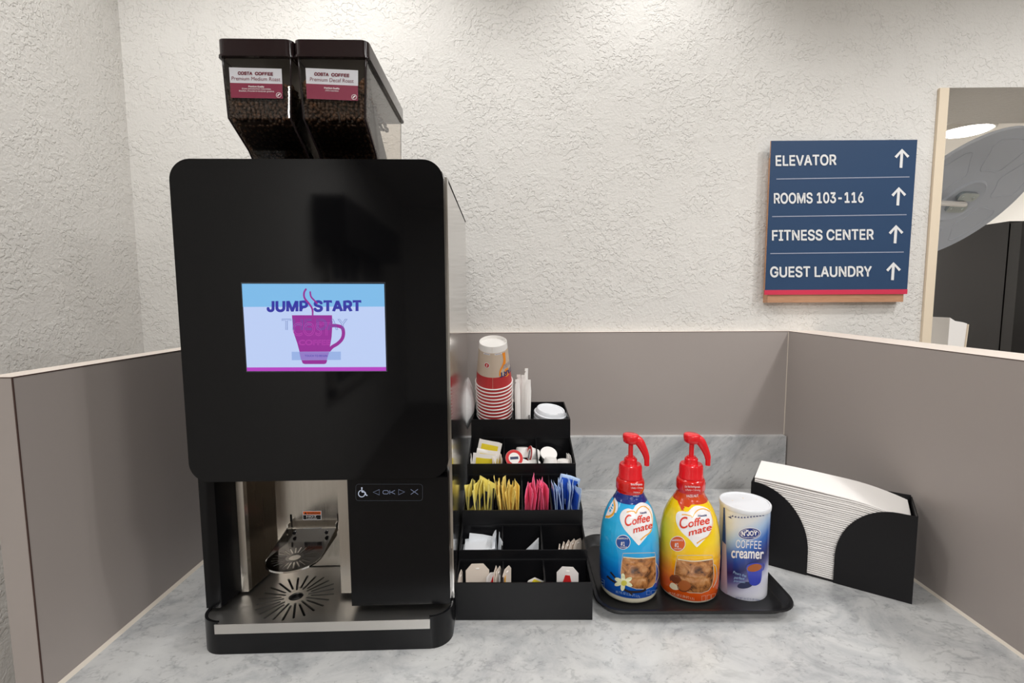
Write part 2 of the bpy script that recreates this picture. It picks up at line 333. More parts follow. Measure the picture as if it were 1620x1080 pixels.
def inside(p, P):
    r = False
    for i in range(len(P)):
        (x0, y0), (x1, y1) = P[i-1], P[i]
        if (y0 > p[1]) != (y1 > p[1]) and p[0] < (x1-x0)*(p[1]-y0)/(y1-y0)+x0: r = not r
    return r
ROUNDED = {'offee', 'mate', 'creamer', 'ffee', 'C', 'Nestlé', 'Pours the', 'perfect', 'portion'}
def plain(body, bold, outline): return bool(outline) or body in ROUNDED or body.startswith('Premium ') and bold < .01
def glyphs(body, bold=0.0, outline=0.0):
    """filled letters (each contour on its own, so overlapping strokes stay whole), made heavier by a rim of width 2*bold"""
    k = (body, bold, outline)
    if k in _tc: return _tc[k]
    cs = contours(body, None if plain(body, bold, outline) else SANS); big = max(cs, key=lambda P: abs(area2(P))); sg_ = 1 if area2(big) > 0 else -1
    outer = [P for P in cs if area2(P)*sg_ > 0]; holes = [P for P in cs if area2(P)*sg_ <= 0]; vs, fs, ds = [], [], []
    if not outline:
        for n_, P in enumerate(outer):
            loops = [P]+[h for h in holes if inside(h[0], P)]
            b = len(vs); vs += [q for lp in loops for q in lp]; ds += [(n_ % 5)*2e-5]*(len(vs)-b)
            fs += [tuple(i+b for i in t) for t in tessellate_polygon([[Vector((x, y, 0)) for x, y in lp] for lp in loops])]
    wd = outline*2 if outline else bold*2
    if wd > 0:
        for n_, P in enumerate(cs):
            b = len(vs); v2, f2 = stroke(P, wd, True); vs += v2; ds += [1.2e-4+(n_ % 5)*2e-5]*len(v2); fs += [tuple(i+b for i in f) for f in f2]
    x0 = min(q[0] for q in vs); x1 = max(q[0] for q in vs)
    _tc[k] = ([((x-x0)/(x1-x0), y, d) for (x, y), d in zip(vs, ds)], fs); return _tc[k]
CAPH = max(q[1] for q in contours('H', SANS)[0]); CAPH_PLAIN = max(q[1] for q in contours('H', None)[0])
def text(body, p0, p1, h, bold=0.0, up=None, outline=0.0, arc=0):
    """body from baseline pixel p0 to p1, capitals h pixels tall"""
    vs, fs = glyphs(body, bold, outline); ch = CAPH_PLAIN if plain(body, bold, outline) else CAPH; d = Vector(p1)-Vector(p0)
    u = Vector(up).normalized() if up else Vector((d.y, -d.x)).normalized()
    out = []
    for x, y, dd in vs:
        q = Vector(p0)+d*x+u*(y/ch*h)+u*(arc*(1-(2*x-1)**2)); out.append((q.x, q.y, dd))
    return out, fs
def mapped(zx, zy, s, pts): return [(zx+x/s, zy+y/s) for x, y in pts]
def plane_surf(th, q, n):
    n = np.asarray(n, float); n = n/np.linalg.norm(n)
    c, s = math.cos(th.rotation_euler.z), math.sin(th.rotation_euler.z); o = np.array([th.location.x, th.location.y, th.location.z-K])
    def f(x, y, off):
        P = on_plane(x, y, q, n)+n*off-o
        return (c*P[0]+s*P[1], -s*P[0]+c*P[1], P[2])
    return f
def lathe_surf(th, rad):
    xc, yc, zc = th.location.x, th.location.y, th.location.z-K
    def f(x, y, off):
        Y = yc-.03; P = at(x, y, Y)
        for _ in range(12):
            P = at(x, y, Y); rr = rad(P[2]-zc); dx = max(-rr*.985, min(rr*.985, P[0]-xc)); Y = yc-math.sqrt(rr*rr-dx*dx)
        rr = rad(P[2]-zc); dx = max(-rr*.985, min(rr*.985, P[0]-xc)); th_ = math.asin(dx/rr)
        return ((rr+off)*math.sin(th_), -(rr+off)*math.cos(th_), P[2]-zc)
    return f
def wrap_surf(rad):
    """u = arc length in metres at a 37 mm radius from the front, v = height"""
    def f(u, v, off): a = u/.0372; r_ = rad(v)+off; return (r_*math.sin(a), -r_*math.cos(a), v)
    return f
def decal(name, shapes, surf, material, parent, off=.0004, maxlen=None, label=None):
    V, Fs = [], []
    for n_, (vs, fs) in enumerate(shapes):
        b = len(V); V += [(q[0], q[1], (q[2] if len(q) > 2 else 0)+(n_ % 6)*3e-5) for q in vs]; Fs += [tuple(i+b for i in f) for f in fs]
    if maxlen:
        bm = B(); bv = [bm.verts.new(q) for q in V]
        for f in Fs:
            try: bm.faces.new([bv[i] for i in f])
            except ValueError: pass
        bmesh.ops.triangulate(bm, faces=bm.faces)
        for _ in range(5):
            es = [e for e in bm.edges if e.calc_length() > maxlen]
            if not es: break
            bmesh.ops.subdivide_edges(bm, edges=es, cuts=1); bmesh.ops.triangulate(bm, faces=[f for f in bm.faces if len(f.verts) > 3])
        bm.verts.index_update(); V = [tuple(q.co) for q in bm.verts]; Fs = [tuple(q.index for q in f.verts) for f in bm.faces]; bm.free()
    o = obj(name, ([surf(x, y, off+d) for x, y, d in V], [], Fs), material, parent)
    if label: o['label'] = label
    return o
def copy_tree(o, parent=None):
    c = o.copy(); col.objects.link(c)
    if parent: c.parent = parent
    for ch in list(o.children): copy_tree(ch, c)
    return c
def interp(prof):
    zs = [z for z, r in prof]; rs = [r for z, r in prof]
    return lambda z: float(np.interp(z, zs, rs))

ONES = 'zeroth first second third fourth fifth sixth seventh eighth ninth tenth eleventh twelfth thirteenth fourteenth fifteenth sixteenth seventeenth eighteenth nineteenth'.split()
def nth(k):
    if k < 20: return ONES[k]
    t, r = divmod(k, 10); tens = ('', '', 'twent', 'thirt', 'fort')[t]
    return tens+'ieth' if r == 0 else tens+'y-'+ONES[r]
# ------------------------------------------------------------------ the room
XL, XR, YB, ZL = -.650, .7659, 1.3535, .4465
YW = YB+.02; XW = -1.058; ZO0, ZO1, XO = .20, 1.102, 1.173
bm = B()
box(bm, XW-.1, XO, YW, YW+.28, -K, CEIL); box(bm, XO, 2.75, YW, YW+.28, ZO1, CEIL); box(bm, XO, 2.75, YW, YW+.28, -K, ZO0); box(bm, 2.75, 4.6, YW, YW+.28, -K, CEIL)
structure('wall_back', bm, M['stucco'], loc=(0, 0, 0))
structure('wall_left', box(B(), XW-.1, XW, -5.2, YW, -K, CEIL), M['stucco'], loc=(0, 0, 0))
structure('wall_right', box(B(), 4.5, 4.6, -5.2, 5.2, -K, CEIL), M['white_wall'], loc=(0, 0, 0))
structure('wall_front', box(B(), XW-.1, 4.6, -5.3, -5.2, -K, CEIL), M['white_wall'], loc=(0, 0, 0))
structure('wall_far', box(B(), .2, 4.6, 5.1, 5.2, -K, CEIL), M['white_wall'], loc=(0, 0, 0))
structure('wall_far_left', box(B(), .1, .2, YW+.28, 5.2, -K, CEIL), M['white_wall'], loc=(0, 0, 0))
structure('floor', box(B(), XW-.1, 4.6, -5.3, 5.2, -K-.05, -K), M['floor'], loc=(0, 0, 0))
structure('ceiling', box(B(), XW-.1, 4.6, -5.3, 5.2, CEIL, CEIL+.05), M['ceiling'], loc=(0, 0, 0))
structure('trim_1', box(B(), 1.149, XO+.001, YW-.008, YW, ZO0-.02, ZO1-.003), M['beige'], loc=(0, 0, 0), bevel=.002)
# window on the left wall behind the camera: it shows in the gloss of the machine
wf = B(); y0, y1, z0, z1 = -3.5, -1.75, -.1, .95
for a in (box(wf, XW, XW+.05, y0, y1, z1-.05, z1), box(wf, XW, XW+.05, y0, y1, z0, z0+.05), box(wf, XW, XW+.05, y0, y0+.06, z0, z1), box(wf, XW, XW+.05, y1-.06, y1, z0, z1), box(wf, XW, XW+.05, -2.66, -2.59, z0, z1)): pass
win = structure('window_1', wf, M['muntin'], loc=(0, 0, 0))
for k in range(2):
    a0 = (y0+.06, -2.59)[k]; a1 = (-2.66, y1-.06)[k]
    obj('pane', box(B(), XW+.005, XW+.015, a0, a1, z0+.05, z1-.05), M['pane'], win)
    for q in range(1, 3): obj('muntin', box(B(), XW+.015, XW+.03, a0+(a1-a0)*q/3-.01, a0+(a1-a0)*q/3+.01, z0+.05, z1-.05), M['muntin'], win)
    for q in range(1, 4): obj('muntin', box(B(), XW+.015, XW+.03, a0, a1, z0+.25*q, z0+.25*q+.02), M['muntin'], win)
va = obj('window_valance', box(B(), XW, XW+.2, -3.6, -1.62, .88, 1.17), M['valance'], loc=(0, 0, 0), bevel=.01)
tag(va, 'dark brown box valance over the window on the left wall, behind the camera', 'valance')

# partitions clad in taupe laminate
def partition(name, x0, x1, y0, y1):
    o = structure(name, box(B(), x0, x1, y0, y1, -K, ZL-.0015), M['laminate'], loc=(0, 0, 0))
    obj('cap', box(B(), x0, x1, y0+.0008, y1, ZL-.0015, ZL), M['cap'], o)
    return o
pl = partition('partition_left', -.688, XL, .618, YW)
obj('edge_strip', box(B(), XL-.0012, XL+.0004, .6175, YB, ZL-.0016, ZL-.0002), M['edge'], pl)
obj('edge_strip', box(B(), XL-.0012, XL+.0004, .6174, .6188, -K, ZL-.0016), M['edge'], pl)
obj('edge_strip', box(B(), -.688, XL, .6174, .6184, ZL-.0016, ZL-.0006), M['edge'], pl)
pr_ = partition('partition_right', XR, XR+.088, .50, YW)
obj('edge_strip', box(B(), XR-.0004, XR+.001, .50, YB, ZL-.0014, ZL-.0002), M['edge'], pr_)
pb = structure('wall_panel_back', box(B(), XL, XR, YB, YW, -.03, ZL-.0015), M['laminate'], loc=(0, 0, 0))
obj('cap', box(B(), XL, XR, YB, YW, ZL-.0015, ZL), M['cap'], pb)
obj('edge_strip', box(B(), XL, XR, YB-.0004, YB+.001, ZL-.0014, ZL-.0002), M['edge'], pb)
structure('trim_2', prism(B(), [(XL, 0), (XL+.005, 0), (XL, .005)], .60, YB-.02, 'y'), M['caulk'], loc=(0, 0, 0))
structure('trim_3', prism(B(), [(XR, 0), (XR-.004, 0), (XR, .004)], .60, YB-.02, 'y'), M['caulk'], loc=(0, 0, 0))
structure('trim_4', box(B(), XR-.0012, XR, YB-.0016, YB-.0002, .152, ZL-.002), M['caulk'], loc=(0, 0, 0))

ct = obj('marble_countertop', box(B(), XL, XR, .585, YB, -.03, 0), M['marble'], loc=(0, 0, 0), bevel=.002)
tag(ct, 'white and grey veined marble worktop between two taupe partitions', 'countertop')
bs = obj('marble_backsplash', box(B(), XL, XR-.003, YB-.0194, YB, .0, .152), M['marble'], loc=(0, 0, 0), bevel=.0012)
tag(bs, 'low grey veined marble backsplash along the rear of the worktop', 'backsplash')
cb = thing('base_cabinet', 'taupe base cabinet carrying the marble worktop', 'cabinet', (0, 0, 0))
obj('body', box(B(), XL+.003, XR-.003, .66, YB-.03, -K, -.031), M['laminate'], cb)
for k in range(3):
    a0 = XL+.006+k*(XR-XL-.006)/3; dr = obj('door', box(B(), a0, a0+(XR-XL)/3-.010, .64, .66, -K+.08, -.034), M['laminate'], cb, bevel=.002)
    obj('handle', tube(B(), [(a0+.04, .625, -.25), (a0+.04, .625, -.12)], .005), M['zinc'], dr)

# ------------------------------------------------------------------ direction sign
SY = 1.35
sg = thing('direction_sign', 'navy direction sign with white lettering, arrows and oak backing on stucco wall', 'sign', (.70, SY, .52))
ssurf = plane_surf(sg, (0, SY-.003, 0), (0, -1, 0))
obj('backing_board', box(B(), .001, .376, .0, YW-SY, .006, .40), M['oak'], sg, bevel=.001)
obj('face_plate', box(B(), -.0085, .3825, -.003, .0, .029, .4385), M['sign_navy'], sg, bevel=.0006)
obj('edge_band', box(B(), -.0088, -.0082, -.003, .0, .029, .4385), M['oak'], sg)
obj('bottom_stripe', box(B(), -.009, .383, -.0037, -.0003, .0275, .0405), M['sign_red'], sg)
for (a, b_) in (((1228, 283.2), (1438.5, 279.8)), ((1221.3, 342.6), (1434, 339.5)), ((1218.5, 401), (1429.5, 398.6))):
    decal('rule', [stroke([a, b_], 1.5)], ssurf, M['sign_rule'], sg, .0006)
for s_, a, b_, h in (('ELEVATOR', (1226.8, 262.2), (1323, 260.8), 15.8), ('ROOMS 103-116', (1224, 321.8), (1366, 320), 15.8), ('FITNESS CENTER', (1221, 380.3), (1382, 378.7), 15.8), ('GUEST LAUNDRY', (1218, 438), (1379, 437), 15.8)):
    decal('lettering', [text(s_, a, b_, h, .022)], ssurf, M['sign_white'], sg, .001)
for cx, ty, by in ((1426, 235.5, 265.5), (1421, 296, 325), (1416.6, 355.8, 384.8), (1412.6, 414.6, 443)):
    sl = -.5
    decal('arrow', [stroke([(cx+.6, ty+2), (cx-1.2, by)], 4.4), stroke([(cx-9.6, ty+13.5), (cx+.6, ty+2), (cx+10.6, ty+12.8)], [4.2, 4.2, 4.2])], ssurf, M['sign_white'], sg, .001)

# ------------------------------------------------------------------ the far room seen through the opening
def fridge():
    t = thing('black_refrigerator', 'tall black refrigerator standing in the room beyond the wall opening', 'refrigerator', (2.53, 2.5, -K))
    h = .916+K
    obj('cabinet', box(B(), 0, .75, .03, .8, .03, h), M['fridge'], t, bevel=.006)
    d = obj('door', box(B(), .004, .746, -.03, .027, .12, h-.012), M['fridge'], t, bevel=.008)
    obj('handle', tube(B(), [(.69, -.03, .9), (.69, -.06, .93), (.69, -.06, 1.45), (.69, -.03, 1.48)], .011), M['satin_black'], d)
    obj('kick_plate', box(B(), .01, .74, .0, .03, 0, .11), M['satin_black'], t)
fridge()
def round_dish():
    P0 = at(1515.6, 315.5, 1.98); R = .297
    t = thing('round_dish', 'tilted round grey plastic dish with moulded ribs and metal bracket, beyond the wall opening', 'dish', tuple(P0))
    nb = np.array([.18, -.695, -.696]); nb /= np.linalg.norm(nb); e1 = np.cross(nb, [0, 0, 1]); e1 /= np.linalg.norm(e1); e2 = np.cross(nb, e1)
    MX = Matrix(((e1[0], e2[0], nb[0]), (e1[1], e2[1], nb[1]), (e1[2], e2[2], nb[2])))
    def T(bm):
        for v_ in bm.verts: v_.co = MX @ v_.co
        return bm
    def zb(r): return .004+.008*(1-(r/R)**2)
    prof = [(-.012, 0), (-.012, R*.97), (-.006, R*.995), (.0, R), (.006, R*.99), (.0045, R*.955)]+[(zb(R*k/10), R*k/10) for k in range(9, 0, -1)]+[(zb(0), 0)]
    obj('shell', T(lathe(B(), prof, 96)), M['grey_plastic'], t, smooth=50)
    for k in range(6):      # raised rims of six rounded wedge panels
        a0, a1 = 60*k+8, 60*k+52; r0, r1 = R*.44, R*.86; ring = []
        pol = [(r1, a) for a in np.linspace(a0+6, a1-6, 8)]+[(r1*.97, a1-2.5), (r1*.92, a1-.5)]+[(r, a1-1.0) for r in np.linspace(r1*.85, r0*1.15, 4)]+[(r0*1.04, a1-4)]+[(r0, a) for a in np.linspace(a1-9, a0+9, 5)]+[(r0*1.04, a0+4)]+[(r, a0+1.0) for r in np.linspace(r0*1.15, r1*.85, 4)]+[(r1*.92, a0+.5), (r1*.97, a0+2.5)]
        ring = spline([(r*math.cos(math.radians(a)), r*math.sin(math.radians(a))) for r, a in pol], 3, True)
        pts = [(x, y, zb(math.hypot(x, y))-.0005) for x, y in ring]; pts.append(pts[0])
        obj('rib', T(tube(B(), pts, .0028, 8, False)), M['grey_plastic'], t, smooth=70)
    obj('hub_dish', T(lathe(B(), [(zb(R*.3)-.001, R*.32), (zb(0)+.006, R*.29), (zb(0)+.002, R*.24), (zb(0)+.0015, 0)], 40)), M['grey_plastic'], t, smooth=50)
    for s_ in (-1, 1):
        bm = prism(B(), rrect(-.048, .048, s_*.026-.017, s_*.026+.017, .016), zb(0)+.003, zb(0)+.013); pl_ = obj('bracket_plate', T(bm), M['zinc'], t, smooth=40)
        for q in (-.028, .028): obj('screw', T(lathe(B(), [(zb(0)+.013, .006), (zb(0)+.016, .005), (zb(0)+.0163, 0)], 10, (q, s_*.026, 0))), M['zinc'], pl_, smooth=40)
    tip = Vector(MX @ Vector((0, 0, zb(0)+.022))); wallp = Vector((1.10-P0[0], YW+.28-P0[1], tip.z-.02))
    obj('arm', tube(B(), [Vector(MX @ Vector((0, 0, zb(0)+.004))), tip, tip.lerp(wallp, .5)+Vector((0, .02, 0)), wallp], .010), M['cup_white'], t, smooth=50)
    obj('wall_flange', tube(B(), [wallp, wallp+Vector((0, .012, 0))], .035, 20), M['zinc'], t, smooth=50)
round_dish()
cl = thing('ceiling_light', 'round glowing ceiling light in the room beyond the opening', 'ceiling light', (3.19, 3.55, CEIL-.03))
obj('rim', lathe(B(), [(.03, .16), (.0, .16), (-.004, .15), (.0, .14)], 40), M['muntin'], cl, smooth=40)
obj('diffuser', lathe(B(), [(.0, .142), (-.012, .12), (-.018, 0)], 40), M['lampglow'], cl, smooth=40)
pk = thing('napkin_packet', 'white folded paper packet standing on the sill of the wall opening', 'packet', (1.30, 1.47, ZO0))
obj('sleeve', prism(B(), [(-.02, 0), (.018, 0), (.032, .26), (.02, .264), (-.004, .268), (-.02, .278)], -.04, .04, 'y'), M['paper'], pk, bevel=.003)
obj('fold', prism(B(), [(.0185, 0), (.0215, 0), (.0350, .258), (.0320, .258)], -.043, .03, 'y'), M['beige'], pk)

# ------------------------------------------------------------------ coffee machine
RZ = math.radians(2.0); MO = (-.2955, .7035, 0)
cm = thing('coffee_machine', 'tall black bean to cup coffee machine with lit touch screen', 'coffee machine', MO, RZ)
ez, en = (math.cos(RZ), math.sin(RZ)), (math.sin(RZ), -math.cos(RZ))
def msurf(yl, th=cm): return plane_surf(th, (MO[0]-math.sin(RZ)*yl, MO[1]+math.cos(RZ)*yl, 0), (en[0], en[1], 0))
plinth = prism(B(), rrect(-.195, .195, 0, .475, .034, 8, (1, 1, 0, 0)), 0, .0440)
obj('base', plinth, M['plinth'], cm, bevel=.0015)
bm = B()   # raised rim round the tray, open where the steel lip sits
def rim(sign):
    out = [(sign*.163, -.0), (sign*.161, 0)]+[(sign*(.161+.034*math.sin(a)), .034-.034*math.cos(a)) for a in [math.radians(90*i/8) for i in range(1, 9)]]+[(sign*.195, .475)]
    inn = [(x-sign*.004 if abs(x) > .1611 else x, y+(.004 if y < .034 else 0)) for x, y in out]
    inn = [(sign*.163, .004)]+[(sign*(.161+.030*math.sin(a)), .034-.030*math.cos(a)) for a in [math.radians(90*i/8) for i in range(0, 9)]]+[(sign*.191, .475)]
    pts = out+inn[::-1]
    if sign < 0: pts = pts[::-1]
    return pts
for s_ in (-1, 1): obj('tray_rim', prism(B(), rim(s_), .0440, .0525), M['plinth'], cm, smooth=40)
gx, gy = -.069, .065
holes = [circle(gx, gy, .0115, 20)]
for k in range(24):
    a = 2*math.pi*(k+.25)/24; holes.append(slot(gx, gy, a, .020 if k % 2 else .025, .058 if k % 2 else .060, .0036))
dt = obj('drip_tray', holed_plate(rrect(-.1905, .1905, .0045, .47, .028, 6, (1, 1, 0, 0)), holes, .0478, .0500), M['steel'], cm)
obj('tray_lip', box(B(), -.1655, .1625, -.0018, .0046, .0345, .0500), M['steel'], cm, bevel=.0012)
# upper fascia
obj('front_panel', prism(B(), rrect(-.1945, .1945, .270, .744, .030, 10), .010, .042, 'y'), M['gloss_black'], cm, bevel=.006, segs=4)
obj('housing', box(B(), -.189, .189, .042, .470, .262, .735), M['satin_black'], cm, bevel=.002)
sp_ = obj('side_panel', box(B(), .189, .1965, .043, .475, .055, .724), M['side_steel'], cm, bevel=.001)
obj('edge_trim', box(B(), .1945, .1985, .024, .0425, .150, .722), M['chrome'], cm, bevel=.0008)
obj('side_panel', box(B(), -.1965, -.189, .043, .475, .055, .724), M['satin_black'], cm, bevel=.001)
obj('top_seam', box(B(), .1885, .1972, .05, .475, .7245, .7265), M['void'], cm)
# lower front
obj('left_pillar', prism(B(), [(-.195, .030), (-.175, .030), (-.172, .032), (-.1625, .076), (-.1625, .16), (-.195, .16)], .056, .268), M['panel_black'], cm, bevel=.0008)
obj('left_guide', prism(B(), [(-.1625, .0745), (-.1515, .0755), (-.1500, .0840), (-.1625, .0840)], .054, .268), M['steel_v'], cm, bevel=.0008)
obj('left_liner', prism(B(), [(-.1625, .0842), (-.1502, .0842), (-.1365, .156), (-.1625, .156)], .054, .268), M['reflection_steel'], cm)  # dark brown stands in for the dim reflection in this steel wall
obj('rear_plate', box(B(), -.1375, -.0185, .1552, .160, .0515, .268), M['steel_v'], cm)
obj('right_guide', prism(B(), [(.0085, .058), (.037, .058), (.037, .156), (-.0215, .156)], .058, .268), M['steel_v'], cm, bevel=.0008)
obj('grounds_door', box(B(), .037, .1925, .020, .16, .0605, .268), M['panel_black'], cm, bevel=.0015)
obj('lower_body', box(B(), -.189, .189, .1605, .470, .050, .262), M['satin_black'], cm)
obj('dispensing_hood', box(B(), -.1625, .037, .05, .156, .258, .2685), M['void'], cm)
# fold-down cup shelf
sx, sy = -.067, .0625
arc_ = [(sx+.0435*math.cos(a), sy+.0435*math.sin(a)) for a in [math.radians(180+180*i/24) for i in range(25)]]
hl = [circle(sx, sy, .0095, 18)]+[slot(sx, sy, 2*math.pi*(k+.25)/24, .015, .034, .0024, 3) for k in range(24)]
sh = obj('cup_shelf', holed_plate(arc_+[(sx+.0435, .138), (sx-.0435, .138)], hl, .1185, .1200), M['dark_chrome'], cm, label='polished fold down cup shelf with sunburst slots')
rimp = [(sx-.0435, .138)]+arc_+[(sx+.0435, .138)]
bm = B()
for i in range(len(rimp)-1):
    (xa, ya), (xb, yb) = rimp[i], rimp[i+1]; na = Vector((xa-sx, min(0, ya-sy))).normalized() if ya < sy else Vector((math.copysign(1, xa-sx), 0)); nb_ = Vector((xb-sx, min(0, yb-sy))).normalized() if yb < sy else Vector((math.copysign(1, xb-sx), 0))
    def hz(y): return .1209+.0126*max(0, min(1, (y-.07)/.06))
    q = [(xa, ya, .1180), (xb, yb, .1180), (xb, yb, hz(yb)), (xa, ya, hz(ya))]; r_ = [(xa+na.x*.0012, ya+na.y*.0012, .118), (xb+nb_.x*.0012, yb+nb_.y*.0012, .118), (xb+nb_.x*.0012, yb+nb_.y*.0012, hz(yb)), (xa+na.x*.0012, ya+na.y*.0012, hz(ya))]
    vq = [bm.verts.new(p_) for p_ in q]; vr = [bm.verts.new(p_) for p_ in r_]
    bm.faces.new(vq); bm.faces.new(vr[::-1]); bm.faces.new((vq[3], vq[2], vr[2], vr[3])); bm.faces.new((vq[0], vr[0], vr[1], vq[1]))
bmesh.ops.remove_doubles(bm, verts=bm.verts, dist=1e-5)
obj('rim', bm, M['chrome'], sh, smooth=30)
bp_ = obj('back_flange', box(B(), sx-.0425, sx+.0425, .1365, .1395, .1185, .1325), M['chrome'], sh, bevel=.0006)
for q in (-.03, .027): obj('screw', tube(B(), [(sx+q, .1368, .1255), (sx+q, .1345, .1255)], .0032, 12), M['satin_black'], sh, smooth=40)
for q in (-.0435, .0425): obj('shelf_slot', box(B(), sx+q-.0016, sx+q+.0016, .1545, .1553, .1265, .151), M['void'], cm)
for q in (-.0435, .0425): obj('hook', box(B(), sx+q-.001, sx+q+.001, .1385, .1550, .1225, .1395), M['chrome'], sh)
# hot liquid sticker
wz = lambda pts: mapped(370, 760, 5.4, pts); ws = msurf(.1550)
st = decal('warning_sticker', [poly(wz([(588, 258), (748, 258), (748, 334), (590, 334)]))], ws, M['label_white'], cm, .0004)
decal('orange_band', [poly(wz([(592, 262), (744, 262), (744, 289), (593, 289)]))], ws, M['warn_orange'], st, .0007)
decal('black_band', [poly(wz([(593, 293), (744, 293), (744, 330), (594, 330)]))], ws, M['warn_black'], st, .0007)
decal('lettering', [text('WARNING', *wz([(630, 285), (738, 285)]), 17/5.4, .01), poly(wz([(602, 285), (626, 285), (614, 266)]))], ws, M['warn_black'], st, .001)
decal('lettering', [text('HOT', *wz([(622, 311), (708, 311)]), 14/5.4, .01), text('LIQUID', *wz([(624, 327), (710, 327)]), 11/5.4, .0)], ws, M['white_ink'], st, .001)
# control strip
cs = msurf(.0200); cz = lambda pts: mapped(540, 740, 8.1, pts)
rr = rrect(563, 668.5, 765.5, 791.5, 4.5, 5)
decal('control_outline', [stroke(rr, .55, True)], cs, M['s_frame'], cm, .0003)
whc = [stroke(cz(spline([(264, 262), (266, 305), (302, 308), (318, 345), (336, 350)], 5)), 1.5), poly(cz(circle(263, 255, 10, 14))), stroke(cz([(262+42*math.cos(math.radians(a)), 327+42*math.sin(math.radians(a))) for a in range(-20, 262, 12)]), 1.25), stroke(cz([(268, 292), (292, 292)]), 1.1)]
decal('accessibility_icon', whc, cs, M['icon'], cm, .0004)
ic = [stroke(cz([(408, 309), (488, 275), (488, 344)]), .85, True), stroke(cz([(812, 305), (734, 274), (734, 342)]), .85, True), stroke(cz([(890, 273), (984, 338)]), .85), stroke(cz([(982, 272), (890, 338)]), .85),
      stroke(cz(rrect(534, 604, 287, 331, 18, 5)), .85, True), stroke(cz([(622, 284), (622, 334)]), .85), stroke(cz([(688, 285), (640, 309), (624, 309)]), .85), stroke(cz([(640, 309), (690, 333)]), .85)]
decal('control_icon', ic, cs, M['icon_dim'], cm, .0004)
# touch screen
sf = msurf(.0100); sz = lambda pts: mapped(360, 430, 5.786, pts)
scn = decal('touch_screen', [poly(sz([(133, 108), (1434, 110), (1453, 905), (180, 905)]))], sf, M['s_bg'], cm, .0006, label='lit touch screen with a magenta mug')
decal('bezel', [stroke(sz([(126, 100), (1442, 98), (1460, 908), (176, 912)]), 1.6, True)], sf, M['s_frame'], scn, .0004)
decal('sky_band', [poly(sz([(133, 108), (1434, 110), (1439, 317), (144, 320)]))], sf, M['s_top'], scn, .0008)
decal('bottom_bar', [poly(sz([(178, 873), (1452, 869), (1453, 905), (180, 907)]))], sf, M['s_bar'], scn, .0008)
mug = [poly(sz([(592, 396), (958, 396), (962, 470), (955, 590), (944, 660), (936, 700), (920, 760), (912, 815), (905, 835), (888, 842), (708, 842), (690, 835), (680, 810), (664, 740), (640, 650), (612, 570), (600, 500)]))]
hd = sz(spline([(952, 492), (1000, 492), (1050, 510), (1063, 560), (1050, 612), (1010, 655), (960, 686), (926, 722), (905, 745)], 6)); mug.append(stroke(hd, [5.4]*(len(hd)-10)+[5.6]*10))
decal('mug', mug, sf, M['s_mug'], scn, .0010)
steam = [stroke(sz(spline([(726, 152), (705, 190), (710, 240), (750, 290), (780, 340), (783, 396)], 6)), [.4]+[3.0]*26+[2.6]*3+[2.2]), stroke(sz(spline([(760, 176), (768, 225), (800, 262), (830, 292)], 6)), [.5]+[2.6]*15+[2.2]*2+[.6])]
decal('steam', steam, sf, M['s_mug'], scn, .0018)
decal('headline', [text('JUMP', *sz([(362, 360), (742, 359)]), 92/5.786, .04), text('START', *sz([(790, 359), (1228, 357)]), 92/5.786, .04)], sf, M['s_navy'], scn, .0014)
decal('headline_outline', [text('THE', *sz([(500, 529), (775, 529)]), 98/5.786, 0, None, .013), text('DAY', *sz([(820, 529), (1100, 529)]), 98/5.786, 0, None, .013)], sf, M['s_line'], scn, .0014)
decal('mug_lettering', [text('COST', *sz([(600, 582), (950, 580)]), 116/5.786, .0, None, .012), text('COFFEE', *sz([(656, 668), (944, 668)]), 46/5.786, .0, None, .02)], sf, M['s_pink'], scn, .0013)
decal('button', [poly(sz([(590, 730), (1040, 728), (1040, 804), (592, 806)]))], sf, M['s_btn'], scn, .0014)
decal('button_tint', [poly(sz([(660, 731), (935, 731), (912, 803), (676, 803)]))], sf, M['s_btn2'], scn, .0016)
decal('button_lettering', [text('TOUCH TO BEGIN', *sz([(712, 774), (916, 775)]), 17/5.786, .004)], sf, M['s_navy'], scn, .0019)

